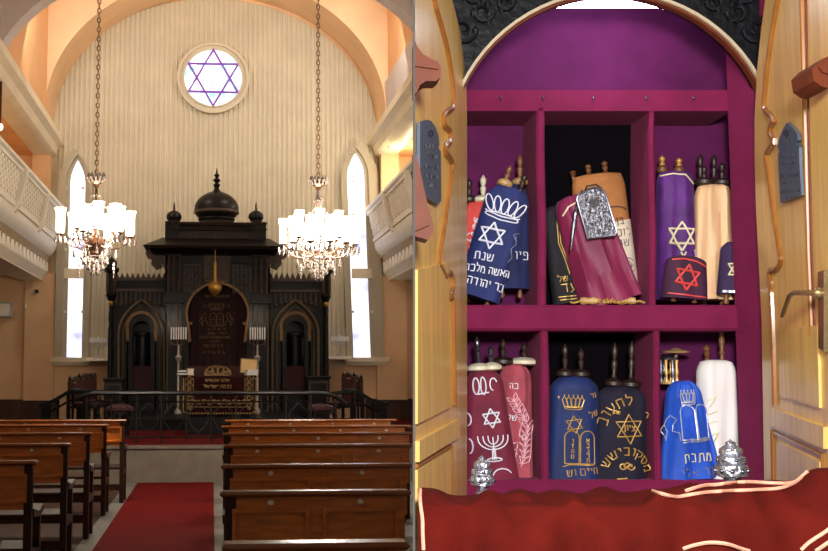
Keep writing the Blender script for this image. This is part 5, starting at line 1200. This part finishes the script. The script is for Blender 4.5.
# ------------------------------------------------------------------ reading table, cloth and silver finials
SH = .77
TZ = RZ(500, 5.34 - SH)
t = thing('reading_table', 'reading table hidden under the red velvet cloth', 'table', (RX(630, 4.15), 4.15, 0))
xa, xb = RX(424, 4.6), 2.2
MB().box(xa + .02, xb, 4.36, 4.68, TZ - .085, TZ - .03).build('tabletop', 'oak_golden', t, smooth=0)
for x in (xa + .08, xb - .08):
    for y in (4.42, 4.62): MB().box(x - .05, x + .05, y - .05, y + .05, 0, TZ - .085).build('leg', 'oak_golden', t, smooth=0)
ridge = [(416, 490), (421, 489.5), (428, 492), (440, 495), (458, 498), (480, 496), (500, 497.5), (527, 499), (540, 494.5), (550, 492), (562, 494), (578, 497), (594, 502), (606, 500), (618, 496), (634, 493), (649, 490.5), (672, 489), (692, 486), (715, 484), (745, 482), (775, 484), (795, 478), (806, 471), (828, 470), (850, 472)]
rid = smooth_pts(ridge, 6)
def rz(x):
    for (a, b), (c, d) in zip(rid, rid[1:]):
        if a <= x <= c: return b + (d - b) * (x - a) / max(1e-6, c - a)
    return rid[-1][1]
NX, prof = 150, [(5.52, -.10, 0), (5.50, -.0, .3), (5.42, 0, .9), (5.34, 0, 1), (5.29, 0, .95), (5.24, 0, .8), (5.20, 0, .6), (5.16, 0, .4), (5.13, 0, .2), (5.11, 0, .08), (5.09, -.015, 0), (5.075, -.06, 0), (5.06, -.14, 0), (5.05, -.28, 0), (5.04, -.45, 0), (5.03, -.65, 0)]
cloth_rows = []
def csurf(x, j_):
    d, dz, kf = prof[j_]; d -= SH; top = RZ(rz(x), 5.34 - SH, x); hump = max(.012, top - TZ)
    q = R(x, 372, d); f = j_ / (len(prof) - 1)
    lump = .02 * math.sin(x * .075 + f * 5) + .014 * math.sin(x * .021 + f * 8 + 1) + .012 * math.sin(x * .15 - f * 5)
    z = TZ + .008 + dz + hump * kf + lump * (1 if 0 < j_ < 11 else .2) * (.35 if kf > .85 else 1)
    z = max(z, TZ + .006) if j_ < 10 and j_ > 0 else z
    yy = d - ((.03 + .022 * math.sin(x * .062 + 1.2 * f) + .014 * math.sin(x * .117 + 2 - f * 2)) * min(1, (j_ - 8) / 4) if j_ >= 9 else 0)
    return V((q.x, yy, z))
xs = [416.5 + (850 - 416.5) * i / NX for i in range(NX + 1)]
m = MB().loft([[csurf(x, j) for j in range(len(prof))] for x in xs], closed=False, caps=False)
cloth = m.build('velvet_cloth', 'bench_velvet', smooth=80)
md = cloth.modifiers.new('soft', 'SUBSURF'); md.levels = 1; md.render_levels = 2
tag(cloth, 'rumpled red velvet cloth over the table in front of the cabinet', 'cloth')
def on_cloth(px, py, lift=.007):                 # drop a picture point onto the cloth grid
    q = None
    for j in range(3, len(prof) - 1):
        a, b = csurf(px, j), csurf(px, j + 1); ya, yb = project(a)[1], project(b)[1]
        if ya <= py <= yb: q = a + (b - a) * ((py - ya) / max(1e-6, yb - ya)); break
    if q is None: q = csurf(px, 3) if py < 520 else csurf(px, len(prof) - 1)
    return q + V((0, -lift, lift * .7))
_rp = Matrix.Rotation(PI / 2 + PITCH, 3, 'X').inverted()
def project(p):
    q = _rp @ (p - EYE); return (PPX + F * q.x / -q.z, PPY - F * q.y / -q.z)
cords = [[(649, 492), (660, 495.5), (672, 498), (685, 496), (702, 493.5), (725, 492), (750, 491), (773, 489.5), (785, 486), (793, 481), (803, 472.5)],
         [(681, 492), (690, 489), (700, 486.5), (720, 484.5), (740, 483), (765, 484), (780, 484.5), (790, 483)],
         [(677, 550), (688, 546), (700, 543.5), (715, 545), (729, 549), (740, 552)], [(792, 551), (799, 543), (809, 535), (819, 528), (829, 523)], [(803, 552), (811, 545), (820, 539), (830, 535)],
         [(419, 490.5), (418.5, 505), (420, 520), (420, 535), (420.5, 551)]]
for c_ in cords:
    MB().tube([on_cloth(a, b) for a, b in smooth_pts(c_, 4)], .0075, 6).build('cord_trim', 'cord_peach', cloth)
def finial(px, yb, yt, wpx, d, label):
    c_ = R(px, yb, d); k = d / F; hh = (yb - yt) * k; w_ = wpx * k / 2; c_.z = max(TZ + .008, R(px, yb, d).z); base = c_.z; hh = R(px, yt, d).z - base
    t = thing('silver_finial', label, 'finial', (c_.x, d, base), group='silver scroll finials on the red cloth'); c0 = V((c_.x, d, base))
    MB().lathe([(w_ * .55, 0), (w_ * .6, hh * .04), (w_ * .35, hh * .1), (w_ * .5, hh * .2), (w_ * .94, hh * .25), (w_, hh * .36), (w_ * .95, hh * .46), (w_ * .76, hh * .49), (w_ * .9, hh * .53), (w_ * .88, hh * .63), (w_ * .6, hh * .67), (w_ * .72, hh * .71), (w_ * .68, hh * .8), (w_ * .42, hh * .86), (w_ * .28, hh * .88), (w_ * .32, hh * .93), (w_ * .08, hh * .97), (.001, hh)], c0, 20).build('finial_body', 'silver_bright', t)
    for z_, r_, n_ in ((.36, 1.0, 10), (.58, .82, 8)):
        for i in range(n_):
            a = 2 * PI * i / n_; q = c0 + V((w_ * r_ * math.cos(a), w_ * r_ * math.sin(a), hh * z_)); MB().ball(q, w_ * .13, 6).build('boss', 'silver_smooth', t)
finial(482.5, 503, 455, 24, 4.69, 'tiered silver finial beside the left oak door'); finial(732, 488, 439, 32, 4.69, 'broad tiered silver finial in front of the white satin scroll')
struct(MB().box(1.0, 6, 2.9, 7.4, -.1, 0).build('floor_cabinet', 'tile_floor', smooth=0), 'floor of the cabinet room', 'floor') if False else None
q0 = onpart(2.9, 0)
wx = 3.5
struct(MB().box(wx, wx + .1, 2.6, 7.3, 0, 4.6).build('wall_right', 'carved_black', smooth=0), 'dark side wall of the cabinet room', 'wall')
struct(MB().box(RX(415, 7.2) + .12, wx, 7.1, 7.2, 0, 4.6).build('wall_behind_cabinet', 'carved_black', smooth=0), 'dark wall behind the scroll cabinet', 'wall')
FR = ID
m = MB(); a = [(onpart(y, 0) + .012, y) for y in (2.9, 9.0)]
m.extr([V((a[0][0], 2.9, 0)), V((7.5, 2.9, 0)), V((7.5, 9.0, 0)), V((a[1][0], 9.0, 0))], V((0, 0, -.1)))
struct(m.build('floor_cabinet', 'tile_floor', smooth=0), 'floor of the scroll cabinet room', 'floor')
FR = RROT
# ------------------------------------------------------------------ light
w = bpy.data.worlds.new('world'); S.world = w; w.use_nodes = True
bg = w.node_tree.nodes['Background']; bg.inputs[0].default_value = (1.0, .93, .84, 1); bg.inputs[1].default_value = .24
def lamp(name, kind, loc, energy, col, size=.3, rot=None):
    l = bpy.data.lights.new(name, kind); l.energy = energy; l.color = col
    if kind == 'AREA': l.size = size
    elif kind != 'SUN': l.shadow_soft_size = size
    o = bpy.data.objects.new(name, l); COL.objects.link(o)
    m = Matrix.Translation(V(loc))
    if rot is not None: m = m @ V(rot).to_track_quat('-Z', 'Y').to_matrix().to_4x4()
    o.matrix_world = FR @ m; return o
FR = ID
lamp('chandelier_light', 'POINT', H(97, 240, 14), 540, (1, .9, .77), .3)
lamp('chandelier_light', 'POINT', H(318, 240, 14), 540, (1, .9, .77), .3)

lamp('upper_fill_left', 'AREA', (-3.6, 22.6, 9.3), 165, (1, .95, .9), 2.2, (.75, .45, -.35))  # added unseen fill lamp, brightens the upper end wall; no window is built here
lamp('upper_fill_right', 'AREA', (3.6, 22.6, 9.3), 165, (1, .95, .9), 2.2, (-.75, .45, -.35))  # added unseen fill lamp, the same from the right side
lamp('gallery_lamp_left', 'POINT', (-6.2, 20, 6.5), 150, (1, .85, .6), .1)
lamp('gallery_fill_right', 'POINT', (4.55, 25.6, 6.5), 45, (1, .85, .6), .1)  # added fill without a fixture, brightens the right gallery
FR = RROT
lamp('room_fill', 'AREA', (.7, .9, 2.9), 360, (1, .98, .97), .55, (.26, 1, -.22))  # added fill lamp out of view, stands in for daylight on the cabinet

GROUPS = {'torah_scroll': 'dressed scrolls on the cabinet shelves', 'book': 'books on the reading desk', 'crystal_chandelier': 'chandeliers before the ark', 'gallery_balcony': 'gallery fronts along the hall',
          'cabinet_door': 'oak doors of the scroll cabinet', 'memorial_plaque': 'slate plaques on the doors', 'carved_bracket': 'brown brackets beside the doors', 'wooden_chest': 'black chests beside the ark',
          'cushioned_stool': 'stools behind the rail', 'stair_rail': 'stair rails of the platform', 'roller_end': 'roller ends under the maroon scroll'}
for o in COL.objects:
    if o.parent is None and o.get('label') and not o.get('group'):
        g = GROUPS.get(o.name.split('.')[0])
        if g: o['group'] = g
